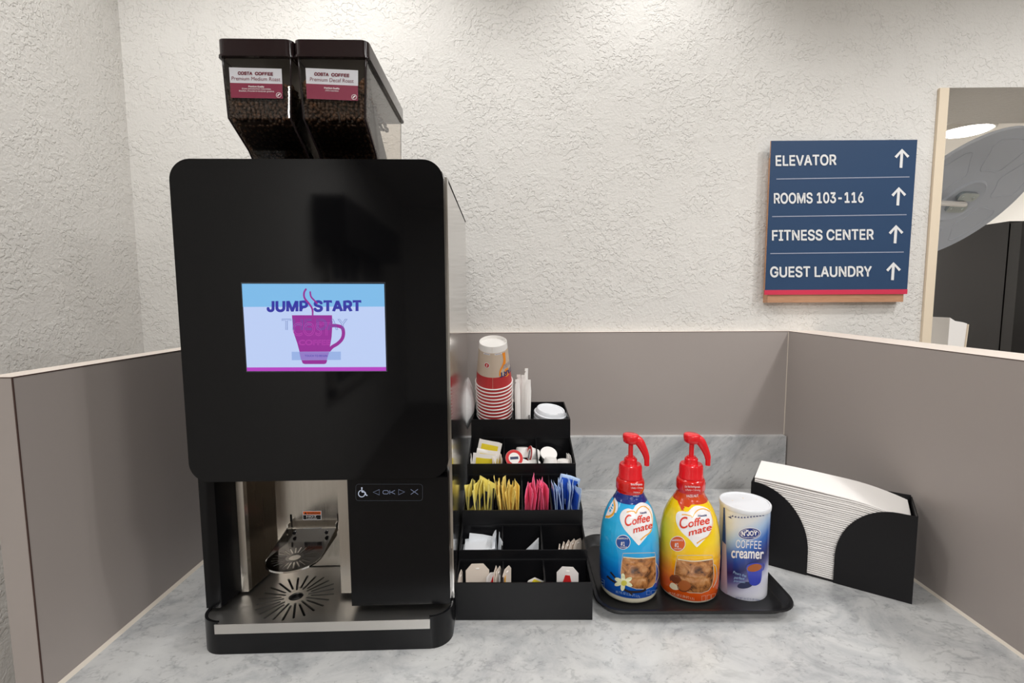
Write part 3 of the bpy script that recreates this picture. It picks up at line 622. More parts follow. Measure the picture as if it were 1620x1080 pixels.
# ------------------------------------------------------------------ bean hoppers on top of the machine
def w2(x, y, z): return (MO[0]+math.cos(RZ)*x-math.sin(RZ)*y, MO[1]+math.sin(RZ)*x+math.cos(RZ)*y, z)
bv_, bf_ = None, None
def bean_shape():
    bm = B(); bmesh.ops.create_icosphere(bm, subdivisions=1, radius=1); bm.verts.ensure_lookup_table()
    v_ = np.array([tuple(q.co) for q in bm.verts]); f_ = [tuple(q.index for q in f.verts) for f in bm.faces]; bm.free()
    v_[:, 0] *= .0047; v_[:, 1] *= .0034; v_[:, 2] *= .0030
    return v_, f_
BV, BF = bean_shape()
def hopper(cx, label, lab, body_lines, small, bean_top):
    h = thing('bean_hopper', label, 'bean hopper', w2(cx, .10, .744), RZ, 'bean hoppers on the coffee machine')
    zt, zk = .182, .088          # under the lid, at the kink
    def hw(z): return .0505+.0045*max(0, (z-zk)/(zt-zk))
    prof = [(.0, zt), (.0, zk), (.060, .055), (.105, .012), (.112, 0), (.283, 0), (.283, zt)]   # (y, z)
    bm = B(); A = [bm.verts.new((-hw(z), y, z)) for y, z in prof]; C_ = [bm.verts.new((hw(z), y, z)) for y, z in prof]
    for i in range(len(prof)-1): bm.faces.new((A[i], A[i+1], C_[i+1], C_[i]))
    bm.faces.new(A); bm.faces.new(C_[::-1])
    bmesh.ops.recalc_face_normals(bm, faces=bm.faces)
    es = [e for e in bm.edges if len(e.link_faces) == 2 and e.calc_face_angle(0) > 1.2]
    bmesh.ops.bevel(bm, geom=es, offset=.005, segments=3, affect='EDGES', profile=.5)
    obj('hopper_body', bm, M['hopper'], h)
    for s_ in (-1, 1):     # thick moulded corner beads
        obj('corner_bead', tube(B(), [(s_*(hw(z)-.002), y+.002, z) for y, z in prof[:4]], .0017, 8), M['lid'], h, smooth=60)
    bm = prism(B(), rrect(-.0585, .0585, -.004, .292, .012, 5), .181, .2055); obj('lid', bm, M['lid'], h, bevel=.004, segs=3)
    obj('lid_underside', prism(B(), rrect(-.053, .053, .003, .28, .008, 5), .1785, .1794), M['lid_under_lit'], h)  # paler than the lid: light through smoked plastic is put into the colour
    obj('lid_rim', prism(B(), rrect(-.0598, .0598, -.0055, .2935, .012, 5), .1795, .1825), M['lid'], h, bevel=.0008)
    fs = plane_surf(h, (h.location.x, h.location.y, 0), (en[0], en[1], 0))
    lb = decal('label', [poly(lab)], fs, M['label_white'], h, .0012, label='white and maroon coffee label')
    a, b_, c_, d_ = [Vector(q) for q in lab]
    P = lambda u, v_: tuple((a.lerp(b_, u)).lerp(d_.lerp(c_, u), v_))
    decal('maroon_band', [poly([P(0, .51), P(1, .51), P(1, 1), P(0, 1)])], fs, M['maroon'], lb, .0015)
    H_ = (d_-a).length
    def tx(s_, u0, u1, v_, hh, bold=0): return text(s_, P(u0, v_), P(u1, v_), hh*H_, bold)
    decal('lettering', [tx('COSTA', .16, .44, .235, .095, .045), tx('COFFEE', .485, .83, .235, .095, .045)], fs, M['dark_maroon'], lb, .0016)
    decal('lettering', [tx(body_lines, *small[0], .42, .12, .0)], fs, M['dark_maroon'], lb, .0016)
    decal('lettering', [tx(s_, u0, u1, v_, .05, .03 if k == 0 else .008) for k, (s_, u0, u1, v_) in enumerate(small[1])], fs, M['white_ink'], lb, .0019)
    q = Vector(P(.925, .885))
    decal('leaf_emblem', [stroke(circle(q.x, q.y, 3.9, 20), .7, True), stroke(spline([(q.x-1.8, q.y+1.8), (q.x-.3, q.y-.5), (q.x+2, q.y-1.8)], 4), [.5]+[1.9]*7+[.4])], fs, M['white_ink'], lb, .0019)
    # the beans
    zb0 = bean_top-.744; V, Fc = [], []; rng = np.random.RandomState(int(cx*1000) % 97)
    def yfront(z): return float(np.interp(z, [0, .012, .055, zk, zt], [.112, .105, .060, 0, 0]))
    pts = []
    for z in np.arange(.006, zb0+.004, .0052):
        for x in np.arange(-hw(z)+.0065, hw(z)-.006, .0066):
            zz = z+rng.uniform(-.0015, .0015)
            if zz > zb0-.006*abs(math.sin(x*70+cx*9)): continue
            pts.append((x+rng.uniform(-.002, .002), yfront(zz)+.0075+rng.uniform(0, .002)+.004*(zz < zk), zz))
        for y in np.arange(yfront(z)+.014, min(.26, yfront(z)+.15*(1-z/zb0*.5)), .0068):
            for s_ in ((-1, 1) if y < yfront(z)+.045 else (-1,)): pts.append((s_*(hw(z)-.0065-rng.uniform(0, .0015)), y+rng.uniform(-.002, .002), z+rng.uniform(-.002, .002)))
    for x in np.arange(-.043, .044, .007):
        for y in np.arange(.012, .2, .0075): pts.append((x+rng.uniform(-.002, .002), y, zb0-.10*max(0, y-.03)**1.0*.8+rng.uniform(-.002, .003)))
    for p_ in pts:
        a1, a2, a3 = rng.uniform(0, 6.28, 3); R_ = np.array(Matrix.Rotation(a1, 3, 'X') @ Matrix.Rotation(a2, 3, 'Y') @ Matrix.Rotation(a3, 3, 'Z'))
        o_ = len(V); V += [tuple(q) for q in (BV @ R_.T+np.array(p_))]; Fc += [tuple(i+o_ for i in f) for f in BF]
    return h, V, Fc, prof, hw, yfront, zb0
for cx, label, lab, line, small, bt, bl in (
    (-.1055, 'left smoked bean hopper with the medium roast label', [(362.8, 107), (446, 109.3), (448.2, 156.6), (366.3, 155.2)], 'Premium Medium Roast', ((.035, .965), [('Premium Quality', .35, .655, .645), ('Beans selected from Colombian,', .225, .785, .72), ('Brazilian, Peruvian & Honduran growers.', .165, .845, .795)]), .884, 'dark roasted coffee beans filling the left hopper'),
    (.0125, 'right smoked bean hopper with the decaf label', [(483.8, 108), (566.8, 111.8), (566.8, 160), (486, 156.5)], 'Premium Decaf Roast', ((.075, .915), [('Premium Quality', .345, .645, .655), ('100% Colombian.', .365, .63, .735)]), .892, 'dark roasted coffee beans filling the right hopper')):
    h, V, Fc, prof, hw, yf, zb0 = hopper(cx, label, lab, line, small, bt)
    bo = obj('coffee_beans', (V, [], Fc), M['bean'], smooth=60)
    bo.location = h.location; bo.rotation_euler = h.rotation_euler; bo['kind'] = 'stuff'; tag(bo, bl, 'coffee beans')
    # the packed mass behind the outer layer of beans
    bm = B(); pr2 = [(.014, zb0-.006), (.014, .086), (.074, .052), (.117, .010), (.26, .004), (.235, .045), (.09, zb0-.012)]
    A = [bm.verts.new((-hw(z)+.009, y, z)) for y, z in pr2]; C_ = [bm.verts.new((hw(z)-.009, y, z)) for y, z in pr2]
    for i in range(len(pr2)): j = (i+1) % len(pr2); bm.faces.new((A[i], A[j], C_[j], C_[i]))
    bm.faces.new(A); bm.faces.new(C_[::-1]); obj('packed_beans', bm, M['bean_fill'], bo)

# ------------------------------------------------------------------ condiment caddy
CX0, CX1 = -.102, .130; CY = [.776, .836, .899, 1.007, 1.111, 1.255]
FT = [.066, .091, .137, .191, .261]; BT = [.074, .109, .168, .219, .271]; FL = [.006, .036, .104, .146, .2310]
DV = [(.345, .655), (.335, .65), (.25, .5, .745), (.335, .65), (.42, .59)]
cy = thing('condiment_caddy', 'black five tier condiment caddy beside the coffee machine', 'caddy', (0, 0, 0))
T_ = .0028
for k in range(5):
    y0, y1, f, b, fl = CY[k], CY[k+1], FT[k], BT[k], FL[k]
    bm = B()
    box(bm, CX0, CX1, y0, y0+T_, (0 if k == 0 else BT[k-1]), f)
    if k: box(bm, CX0+T_, CX1-T_, y0+.0002, y0+T_-.0002, 0, BT[k-1])
    if k == 4: box(bm, CX0, CX1, y1-T_, y1, 0, b)
    for xa in (CX0, CX1-T_): prism(bm, [(y0+T_, 0), (y1-(T_ if k == 4 else 0), 0), (y1-(T_ if k == 4 else 0), b), (y0+T_, f)], xa, xa+T_, 'x')
    box(bm, CX0+T_, CX1-T_, y0+T_, y1, fl-.002, fl)
    bn = obj('bin', bm, M['bin_black'], cy, bevel=.0006, segs=1)
    if k < 4: obj('shelf_edge', box(B(), CX0, CX1, y1-.0024, y1-.0002, b-.004, b), M['bin_black'], bn, bevel=.0006)
    for u in DV[k]:
        xa = CX0+(CX1-CX0)*u; obj('divider', prism(B(), [(y0+T_, fl), (y1-T_, fl), (y1-T_, b-.001), (y0+T_, f-.001)], xa-.0014, xa+.0014, 'x'), M['bin_black'], bn, bevel=.0005, segs=1)
def seg(k, i):
    u = [0, *DV[k], 1]; return CX0+(CX1-CX0)*u[i]+.004, CX0+(CX1-CX0)*u[i+1]-.004

# sachets -------------------------------------------------
def sachet_mesh(w_=.042, h=.062, t=.0034, skew=0, seed=0):
    rg = random.Random(seed); bm = B(); rows = [(0, .0007), (.007, .0011), (.014, t*.8), (h*.5, t), (h-.014, t*.75), (h-.007, .0011), (h, .0007)]; cols = [(-.5, .25), (-.36, .8), (0, 1), (.36, .8), (.5, .25)]
    g = []
    for s_ in (1, -1):
        gs = []
        for z, tt in rows:
            gr = []
            for u, tf in cols:
                zz = z+skew*u*(z/h)+(rg.uniform(-.0007, .0007) if z > 0 else 0); th_ = max(.0007, tt*(tf if tt > .002 else 1))
                gr.append(bm.verts.new((s_*th_/2+rg.uniform(-.0003, .0003)+.0012*math.sin(u*7+seed)*z/h, u*w_, zz)))
            gs.append(gr)
        g.append(gs)
    nr, nc = len(rows), len(cols)
    for gs in g:
        for i in range(nr-1):
            for j in range(nc-1): bm.faces.new((gs[i][j], gs[i][j+1], gs[i+1][j+1], gs[i+1][j]))
    a, b = g
    for i in range(nr-1):
        for j in (0, nc-1): bm.faces.new((a[i][j], a[i+1][j], b[i+1][j], b[i][j]))
    for j in range(nc-1):
        for i in (0, nr-1): bm.faces.new((a[i][j], a[i][j+1], b[i][j+1], b[i][j]))
    return bm
def sachet_proto(name, body, ink, seed, skew, cat='sugar packet', band=(.22, .62), wfrac=.32, **kw):
    t = bpy.data.objects.new(name, None); col.objects.link(t); t.empty_display_size = .02
    obj('wrapper', sachet_mesh(seed=seed, skew=skew, **kw), body, t, smooth=70)
    w_ = kw.get('w_', .042); h = kw.get('h', .062); tt = kw.get('t', .0034)
    if ink:
        bm = B()
        for s_ in (1, -1):
            n_ = 4; rows = []
            for i in range(n_+1):
                z = h*(band[0]+(band[1]-band[0])*i/n_); rows.append([bm.verts.new((s_*(tt/2*(1.0 if abs(u) < .1 else .92)+.0006)+.0012*math.sin(u/w_*7+seed)*z/h, u, z)) for u in (-w_*wfrac, 0, w_*wfrac)])
            for i in range(n_):
                for j in range(2): bm.faces.new((rows[i][j], rows[i][j+1], rows[i+1][j+1], rows[i+1][j]))
        obj('print', bm, ink, t, smooth=70)
    return t
def place(o, x, y, z, rx=0, ry=0, rz=0, label=None, cat='sugar packet', group=None, first=False):
    c = o if first else copy_tree(o)
    c.location = (x, y, z+K); c.rotation_euler = (math.radians(rx), math.radians(ry), math.radians(rz)); tag(c, label, cat, group); return c
def row(k, comp, body, ink, n_, label, group, heights=(.062,), **kw):
    x0, x1 = seg(k, comp); y = (CY[k]+CY[k+1])/2+.002
    protos = [sachet_proto('sugar_packet', body, ink, 3*comp+q, (.010, -.012, .002)[q], **kw) for q in range(3)]
    for i in range(n_):
        q = protos[i % 3]; first = i < 3
        x = x0+.004+(x1-x0-.008)*(i+.5)/n_+random.uniform(-.0006, .0006)
        place(q, x, y+random.uniform(-.018, .016), FL[k]+random.uniform(.0, .007), random.uniform(-14, 14), random.uniform(-8, 8), random.uniform(-14, 14), label % nth(i+1), 'sugar packet', group, first)
row(2, 0, M['yellow_pkt'], M['navy_print'], 11, '%s yellow packet from the left, on edge in the leftmost packet slot', 'pale yellow packets in the caddy', band=(.25, .6))
row(2, 1, M['gold_pkt'], M['amber'], 14, '%s golden sugar packet from the left, on edge in the second packet slot', 'golden packets in the caddy', band=(.12, .5))
row(2, 2, M['pink_pkt'], M['pink_print'], 14, '%s pink sweetener packet from the left, on edge in its slot', 'pink packets in the caddy', band=(.2, .5))
row(2, 3, M['blue_pkt'], M['blue_print'], 11, '%s blue and white packet from the left, on edge in the rightmost packet slot', 'blue packets in the caddy', band=(.15, .85), wfrac=.38)
t = sachet_proto('sugar_packet', M['yellow_pkt'], M['navy_print'], 5, .006, band=(.18, .62), wfrac=.22); place(t, -.064, .972, FL[2]+.004, 6, 4, 60, 'yellow packet turned face on with a dark block, in the leftmost caddy slot', first=True)
t = sachet_proto('sugar_packet', M['blue_pkt'], M['blue_print'], 8, .0, band=(.2, .9), wfrac=.4); place(t, .101, .982, FL[2]+.010, 14, 0, 82, 'blue packet turned face on behind the other blue packets', first=True)

# tier two: silver sachets, a pointed one, a fan of tea bags
def flat_packet(name, w_, h, body, ink, loc, rot, label, cat, group=None, band=(.3, .8), wf=.2, t=.004, seed=1):
    q = sachet_proto(name, body, ink, seed, 0, w_=w_, h=h, t=t, band=band, wfrac=wf); return place(q, *loc, *rot, label, cat, group, True)
x0, x1 = seg(1, 0); yb = .870
flat_packet('tea_sachet', .050, .060, M['silver_pkt'], M['grey_ink'], (-.069, .882, FL[1]+.002), (7, 0, 88), 'silver sachet standing face on in the second tier of the caddy', 'sachet', band=(.62, .82), wf=.06)
for i, (z, x, ry, rz) in enumerate(((.074, -.098, 90, 2), (.0795, -.097, 88, -4), (.085, -.094, 86, 4))):
    flat_packet('tea_sachet', .046, .056, M['silver_pkt'], None, (x, .866, z), (0, ry, rz), ('silver sachet lying low under the pile in the second tier', 'silver sachet lying in the middle of the pile, second tier', 'pale sachet lying on top of the pile, second tier')[i], 'sachet', seed=i+2)
for i, x in enumerate((-.0375, -.0325)):
    flat_packet('tea_sachet', .040, .068-.004*i, M['silver_pkt'], None, (x, .868, FL[1]), (0, (-3, 4)[i], (-8, 10)[i]), ('narrow silver sachet on edge beside the sachet pile', 'narrow silver sachet on edge against the second tier divider')[i], 'sachet', seed=4+i)
bm = prism(B(), [(-.022, 0), (.020, 0), (.021, .060), (-.022, .022)], -.0012, .0012, 'y')
o = obj('paper_sachet', bm, M['silver_pkt'], loc=(.023, .868, FL[1]), bevel=.0005); o.rotation_euler = (0, 0, math.radians(10)); tag(o, 'pointed grey sachet leaning in the middle slot of the second tier', 'sachet')
def teabag_mesh(w_, h, t=.004):
    pts = [(-w_/2, 0), (w_/2, 0), (w_/2, h-w_*.28), (w_*.25, h), (-w_*.25, h), (-w_/2, h-w_*.28)]
    bm = B(); lo = [bm.verts.new((x, -.0004, z)) for x, z in pts]; hi = [bm.verts.new((x, .0004, z)) for x, z in pts]
    ctr = [bm.verts.new((0, s_*t/2, h*.38)) for s_ in (-1, 1)]
    for i in range(6):
        j = (i+1) % 6; bm.faces.new((lo[i], lo[j], ctr[0])); bm.faces.new((hi[j], hi[i], ctr[1])); bm.faces.new((lo[j], lo[i], hi[i], hi[j]))
    return bm
def teabag(loc, rot, w_, h, body, tagm, label, group=None, tagpoly=None):
    t = thing('tea_bag', label, 'tea bag', loc, 0, group); t.rotation_euler = [math.radians(a) for a in rot]
    obj('bag', teabag_mesh(w_, h), body, t, smooth=25)
    obj('staple', box(B(), -.003, .003, -.0016, -.0006, h*.88, h*.90), M['paper'], t)
    if tagm: obj('tag', prism(B(), tagpoly or [(-w_*.3, h*.1), (w_*.3, h*.1), (w_*.2, h*.62), (-w_*.2, h*.62)], -.0030, -.0024, 'y'), tagm, t)
    return t
for i in range(5):
    teabag((.084+.0076*i, .872, FL[1]), (0, -20+7*i, 78-6*i), .034, .054, M['tea'], None, nth(i+1)+' pale tea bag from the left in the fan in the second tier', 'tea bags fanned in the second tier')
# lowest tier
teabag((-.0665, .806, FL[0]), (-4, 0, 3), .041, .0745, M['tea'], None, 'cream tea bag standing face on in the lowest tier, at its left end')
teabag((-.0415, .800, FL[0]), (-4, 5, 22), .026, .062, M['tea_white'], M['tea_red'], 'white tea bag with red zigzag tag in the lowest tier', tagpoly=[(-.009, .038), (-.003, .038), (.005, .058), (-.001, .058)])
for i in range(2): teabag((-.0352+.0042*i, .806, FL[0]), (0, 3*i, 82-8*i), .034, .069-.002*i, M['tea'], None, ('thin tea bag edge just right of the red tagged tea bag', 'tea bag edge against the first divider of the lowest tier')[i])
teabag((-.0965, .806, FL[0]), (0, 0, 84), .034, .062, M['tea'], None, 'tea bag edge against the left wall of the lowest tier')
teabag((-.0155, .804, FL[0]), (0, 1, 62), .030, .071, M['tea'], M['gold'], 'tea bag with yellow tag edge just right of the first divider', tagpoly=[(-.015, .02), (-.011, .02), (-.009, .062), (-.013, .058)])
teabag((.018, .802, FL[0]), (-6, 28, 8), .034, .052, M['tea_white'], M['yellow_print'], 'tea bag with yellow corner at the right of the middle slot', tagpoly=[(-.016, .028), (.016, .028), (.009, .050), (-.009, .050)])
teabag((.091, .806, FL[0]), (-4, 0, -5), .038, .0685, M['tea_white'], M['tea_red'], 'white tea bag with red tag alone in the right slot', tagpoly=[(-.013, .028), (.010, .028), (.004, .0545), (-.004, .0550)])

# fourth tier: sweetener sachets and creamer tubs
def face_packet(loc, rot, label, seed):
    q = sachet_proto('creamer_sachet', M['paper'], M['yellow_print'], seed, 0, w_=.052, h=.060, band=(.55, .86), wfrac=.36); pl__ = place(q, *loc, *rot, label, 'sachet', None, True)
    bm = B()
    for s_ in (1, -1): box(bm, s_*.0024-.0004, s_*.0024+.0004, -.019, .021, .026, .0275)
    obj('blue_line', bm, M['blue_print'], pl__)
face_packet((-.066, 1.062, FL[3]+.020), (12, 0, 86), 'white and yellow creamer sachet at the rear of the fourth tier', 3)
bpy.context.view_layer.update()
face_packet((-.068, 1.045, FL[3]+.004), (10, 0, 92), 'white and yellow creamer sachet in front of the tilted one', 4)
face_packet((-.071, 1.028, FL[3]-.004+.004), (6, 0, 90), 'white creamer sachet nearest the front of the fourth tier', 5)
for i, x in enumerate((-.040, -.0355)):
    q = sachet_proto('creamer_sachet', M['tea'], M['yellow_print'], 6+i, 0, w_=.048, h=.054, band=(.3, .8)); place(q, x, 1.040, FL[3], 0, (-4, 5)[i], (-14, 10)[i], ('creamer sachet on edge beside the yellow sachets', 'creamer sachet on edge against the fourth tier divider')[i], 'sachet', None, True)
t = flat_packet('creamer_sachet', .044, .050, M['paper'], None, (-.0935, 1.045, FL[3]), (0, -4, 4), 'white sachet on edge against the left wall of the fourth tier', 'sachet', seed=9)
def tub(loc, rot, label, red):
    t = thing('creamer_tub', label, 'creamer', loc); t.rotation_euler = [math.radians(a) for a in rot]
    obj('cup', lathe(B(), [(0, 0), (0, .0125), (.002, .0135), (.019, .0170), (.0195, .0195), (.0208, .0195), (.0208, .0)], 24), M['cup_white'], t, smooth=40)
    ld = obj('foil_lid', lathe(B(), [(.0209, .0), (.0214, .019), (.0209, .0192)][::-1]+[(.0214, 0)], 24), M['tea_red'] if red else M['cup_white'], t, smooth=40)
    if red: obj('lid_centre', lathe(B(), [(.0215, .0125), (.0217, .0122), (.0217, 0)], 24), M['cup_white'], ld); obj('lid_stripe', box(B(), -.009, .009, -.003, .003, .0217, .0219), M['navy_print'], ld)
    return t
def tub_at(px, py, Y, rot, label, red=False):
    P = at(px, py, Y); R_ = (Matrix.Rotation(math.radians(rot[2]), 3, 'Z') @ Matrix.Rotation(math.radians(rot[1]), 3, 'Y') @ Matrix.Rotation(math.radians(rot[0]), 3, 'X'))
    d = R_ @ Vector((0, 0, .0208)); return tub((P[0]-d.x, P[1]-d.y, P[2]-d.z), rot, label, red)
tub_at(813.5, 724.5, 1.036, (52, 0, 10), 'creamer tub with a red rimmed lid facing forward, middle slot', True)
tub_at(837.5, 718.5, 1.066, (0, -78, 14), 'creamer tub lying sideways with red rimmed lid facing left', True)
tub_at(826, 722, 1.085, (168, 0, 0), 'plain white creamer tub base up at the rear of the middle slot')
tub_at(824, 732.5, 1.030, (14, 6, 0), 'plain white creamer tub lowest at the front of the middle slot')
tub_at(841, 733.5, 1.032, (8, -8, 0), 'plain white creamer tub at the right front of the middle slot')
tub_at(868, 717, 1.078, (34, 8, 0), 'white creamer tub tilted with its lid forward at the rear of the right slot')
tub_at(870, 739, 1.042, (172, 6, 0), 'white creamer tub base up at the front of the right slot')
tub_at(891, 742, 1.042, (176, 0, 0), 'white creamer tub base up at the right end of the tier')
for k_, x in enumerate((.119, .123)): flat_packet('paper_slip', .036, .048, M['paper'], None, (x, 1.050, FL[3]), (0, 0, 4), ('thin white paper slip on edge beside the last creamer tub', 'thin white paper slip touching the right wall of the fourth tier')[k_], 'paper slip', 'paper slips in the caddy', t=.002)

# top tier: cups, wrapped stirrers, lids
CUPH = .106; TILT = math.radians(20)
cprof = [(0, .0432), (.030, .0402), (CUPH, .0322)]; crad = interp(cprof)
def cup():
    t = bpy.data.objects.new('paper_cup', None); col.objects.link(t); t.empty_display_size = .02
    obj('wall', lathe(B(), [(.0310, crad(.0310)), (.0910, crad(.0910))], 48), M['cup_tan'], t, smooth=60)
    obj('red_band', lathe(B(), [(.0, .0432), (.0310, crad(.0310))], 48), M['cup_red'], t, smooth=60)
    bm = B(); rg = [(.0443+.0017*math.cos(a), .0012+.0017*math.sin(a)) for a in [2*math.pi*i/8 for i in range(9)]]
    lathe(bm, [(z, r) for r, z in rg], 48); obj('rolled_rim', bm, M['cup_white'], t, smooth=80)
    obj('base', lathe(B(), [(.0910, crad(.0910)), (CUPH, crad(CUPH)), (CUPH+.0006, .0314), (CUPH, .0308), (.099, .0304), (.0985, 0)], 48), M['cup_white'], t, smooth=35)
    return t
cpx, cpy, ztop, NC, PIT = -.0495, 1.160, .3440, 11, .0094      # the stack leans forward in its slanted slot
proto = cup()
for i in range(NC):
    c = proto if i == 0 else copy_tree(proto); k = NC-1-i
    c.location = (cpx+(0.0005*math.sin(i*2.1) if k else 0), cpy+k*PIT*math.sin(TILT), ztop-k*PIT*math.cos(TILT)+K); c.rotation_euler = (TILT, 0, 0)
    tag(c, nth(NC-1-i)+' upside down red and white paper cup below the topmost cup of the stack' if i < NC-1 else 'topmost upside down paper cup with tan wall and orange print', 'paper cup', 'paper cups in the stack')
    top = c
ws_ = wrap_surf(crad); wf_ = lambda u, v, off: ws_(u, v, off)
def flip(sh): return sh
# printed in the cup's own frame: it stands on its rim, so the print is upside down
g = lambda pts: [(math.radians(u)*.0372, v*.895) for u, v in pts]
orange = g(spline([(39, .098), (42, .080), (36, .068), (24, .054), (21, .040), (26, .036), (28, .050), (40, .062), (52, .070), (54, .098)], 4))
decal('mug_print', [poly(orange), poly(g([(44, .030), (62, .030), (62, .052), (44, .052)]))], ws_, M['orange'], top, .0005, .004)
decal('lettering', [text('START', *g([(104, .047), (22, .047)]), .0115, .025, (0, -1))], ws_, M['navy_ink'], top, .0009, .004)
decal('lettering', [text('THE DAY', *g([(84, .066), (36, .066)]), .010, .0, (0, -1), .02)], ws_, M['blue_grey'], top, .0009, .004)
e0 = g([(-22, .068)])[0]
decal('emblem', [poly(circle(e0[0], e0[1], .0066, 22)), ], ws_, M['white_ink'], top, .0004, .003)
decal('emblem_disc', [poly(circle(e0[0], e0[1], .0056, 22))], ws_, M['cup_red'], top, .0006, .003)
decal('emblem_flame', [stroke([(e0[0]+.0012, e0[1]+.0032), (e0[0]-.0008, e0[1]+.0008), (e0[0]+.0008, e0[1]-.0008), (e0[0]-.001, e0[1]-.0032)], .0016)], ws_, M['white_ink'], top, .0009)
decal('fine_print', [stroke(g([(-38, .0985), (-10, .0985)]), .0030), stroke(g([(8, .0985), (37, .0985)]), .0030)], ws_, M['white_ink'], top, .0004, .004)
decal('fine_print', [stroke(g([(-34, .0985), (-12, .0985)]), .0010), stroke(g([(10, .0985), (34, .0985)]), .0010)], ws_, M['blue_grey'], top, .0006, .004)
decal('seam', [stroke(g([(-1.5, .001), (-1.5, .117)]), .0004)], ws_, M['cup_tan'], top, .0003, .004)
# paper wrapped stirrers
def straw(x, y, zt, lean, label, w_=.010, jag=.004):
    t = thing('wrapped_stirrer', label, 'stirrer', (x, y, FL[4]), 0, None); t.rotation_euler = (math.radians(lean[0]), math.radians(lean[1]), math.radians(lean[2]))
    h = zt-FL[4]; bm = B(); ring = []
    for z, s_ in ((0, 1), (h*.5, 1.05), (h*.82, 1.0), (h*.93, .8), (h, .75)):
        ring.append([bm.verts.new((w_/2*s_*u, .0030*q*(1 if z < h*.9 else .2), z+(jag*u if z > h*.95 else 0))) for u, q in ((-1, 0), (-.4, -1), (.4, -1), (1, 0), (.4, 1), (-.4, 1))])
    for a, b in zip(ring, ring[1:]):
        for k in range(6): bm.faces.new((a[k], a[(k+1) % 6], b[(k+1) % 6], b[k]))
    bm.faces.new(ring[0][::-1]); bm.faces.new(ring[-1]); obj('wrapper', bm, M['paper'], t, smooth=30)
    obj('crimp', box(B(), -w_*.36, w_*.36, -.0008, .0008, h-.001, h+.006), M['paper'], t)
straw(.0085, 1.150, .343, (0, -1, 12), 'leftmost paper wrapped stirrer in the top tier', .013)
straw(.0185, 1.160, .352, (0, 1.5, -8), 'paper wrapped stirrer standing in the middle of the stirrers', .014, -.004)
straw(.0295, 1.150, .342, (0, 2, 5), 'rightmost paper wrapped stirrer in the top tier', .015)
straw(.0225, 1.172, .366, (0, 3, 20), 'tallest paper wrapped stirrer with a torn tip', .011, .006)
straw(.0145, 1.176, .350, (0, -2, -14), 'paper wrapped stirrer at the rear, behind the leftmost ones', .013)
def cuplid():
    t = bpy.data.objects.new('cup_lid', None); col.objects.link(t)
    obj('dome', lathe(B(), [(.0, .0395), (.003, .0405), (.006, .0400), (.0065, .0365), (.0145, .0345), (.0158, .0335), (.0150, .0315), (.0125, .030), (.0125, 0)], 48), M['lid_white'], t, smooth=35)
    bm = B(); prism(bm, rrect(-.006, .006, -.0325, -.029, .0015, 4), .0150, .0168); obj('sip_tab', bm, M['lid_white'], t, smooth=40)
    return t
pl_ = cuplid()
for i in range(3):
    c = pl_ if i == 0 else copy_tree(pl_); c.location = (.0870, 1.176-i*.0083*math.sin(.21), FL[4]+.0095+i*.0083*math.cos(.21)+K); c.rotation_euler = (.21, 0, math.radians(40 if i == 2 else 20))
    tag(c, nth(2-i)+' white plastic cup lid below the topmost one in the top tier' if i < 2 else 'topmost white plastic cup lid in the top tier of the caddy', 'cup lid', 'cup lids in the top tier')
# embossed paper disc wedged between machine and caddy
bm = B(); R0 = .0625; prof = [(.0155*(1-(r/R0)**2), r) for r in [R0*(1-i/10) for i in range(10)]]+[(.0155, 0)]
prof2 = [(z-.0009, r) for z, r in prof]; lathe(bm, prof, 48); lathe(bm, prof2, 48)
dk = obj('paper_filter_disc', bm, M['sleeve'], loc=(-.1135, 1.168, .2885), smooth=60); dk.rotation_euler = (0, math.radians(90), 0)
tag(dk, 'white embossed paper disc wedged upright between coffee machine and cup stack', 'paper disc')

# ------------------------------------------------------------------ tray with creamers
tr = thing('serving_tray', 'black plastic serving tray carrying two creamer bottles and a canister', 'tray', (.3115, .902, 0))
def ringpts(hx, hy, r): return rrect(-hx, hx, -hy, hy, r, 8)
bm = B(); layers = [(.163, .115, .030, .0), (.166, .118, .032, .0015), (.1735, .1345, .040, .0165), (.1795, .1405, .044, .0185), (.1795, .1405, .044, .0160), (.1765, .1375, .042, .0158)]
inner = [(.1655, .1175, .0315, .0042), (.1725, .1335, .0395, .0188), (.1795, .1405, .044, .0205)]
rings = [[bm.verts.new((x, y, z)) for x, y in ringpts(hx, hy, r)] for hx, hy, r, z in [(.154, .108, .028, .0), (.161, .114, .033, .0012), (.1665, .1270, .0405, .0150), (.1705, .1320, .0435, .0160), (.1725, .1340, .0445, .0178), (.1715, .1330, .044, .0200), (.1660, .1275, .0400, .0195), (.1610, .1140, .032, .0050), (.1580, .1110, .030, .0035)]]
for a, b in zip(rings, rings[1:]):
    for i in range(len(a)): j = (i+1) % len(a); bm.faces.new((a[i], a[j], b[j], b[i]))
bm.faces.new(rings[0][::-1]); bm.faces.new(rings[-1])
obj('tray_body', bm, M['tray_black'], tr, smooth=50)
TZ = .0036
bprof = [(0, .047), (.004, .051), (.02, .0532), (.045, .0540), (.049, .0536), (.053, .0542), (.0754, .0544), (.079, .0538), (.083, .0541), (.109, .0525), (.125, .0503), (.143, .0460), (.155, .0412), (.163, .0373), (.172, .0315), (.180, .0264), (.187, .0239), (.190, .0240), (.194, .0254), (.206, .0254), (.211, .0240), (.2135, .0195)]
brad = interp(bprof)
def fine(prof, z0, z1, step=.003):
    f = interp(prof); n_ = max(2, int((z1-z0)/step)); return [(z0+(z1-z0)*i/n_, f(z0+(z1-z0)*i/n_)) for i in range(n_+1)]
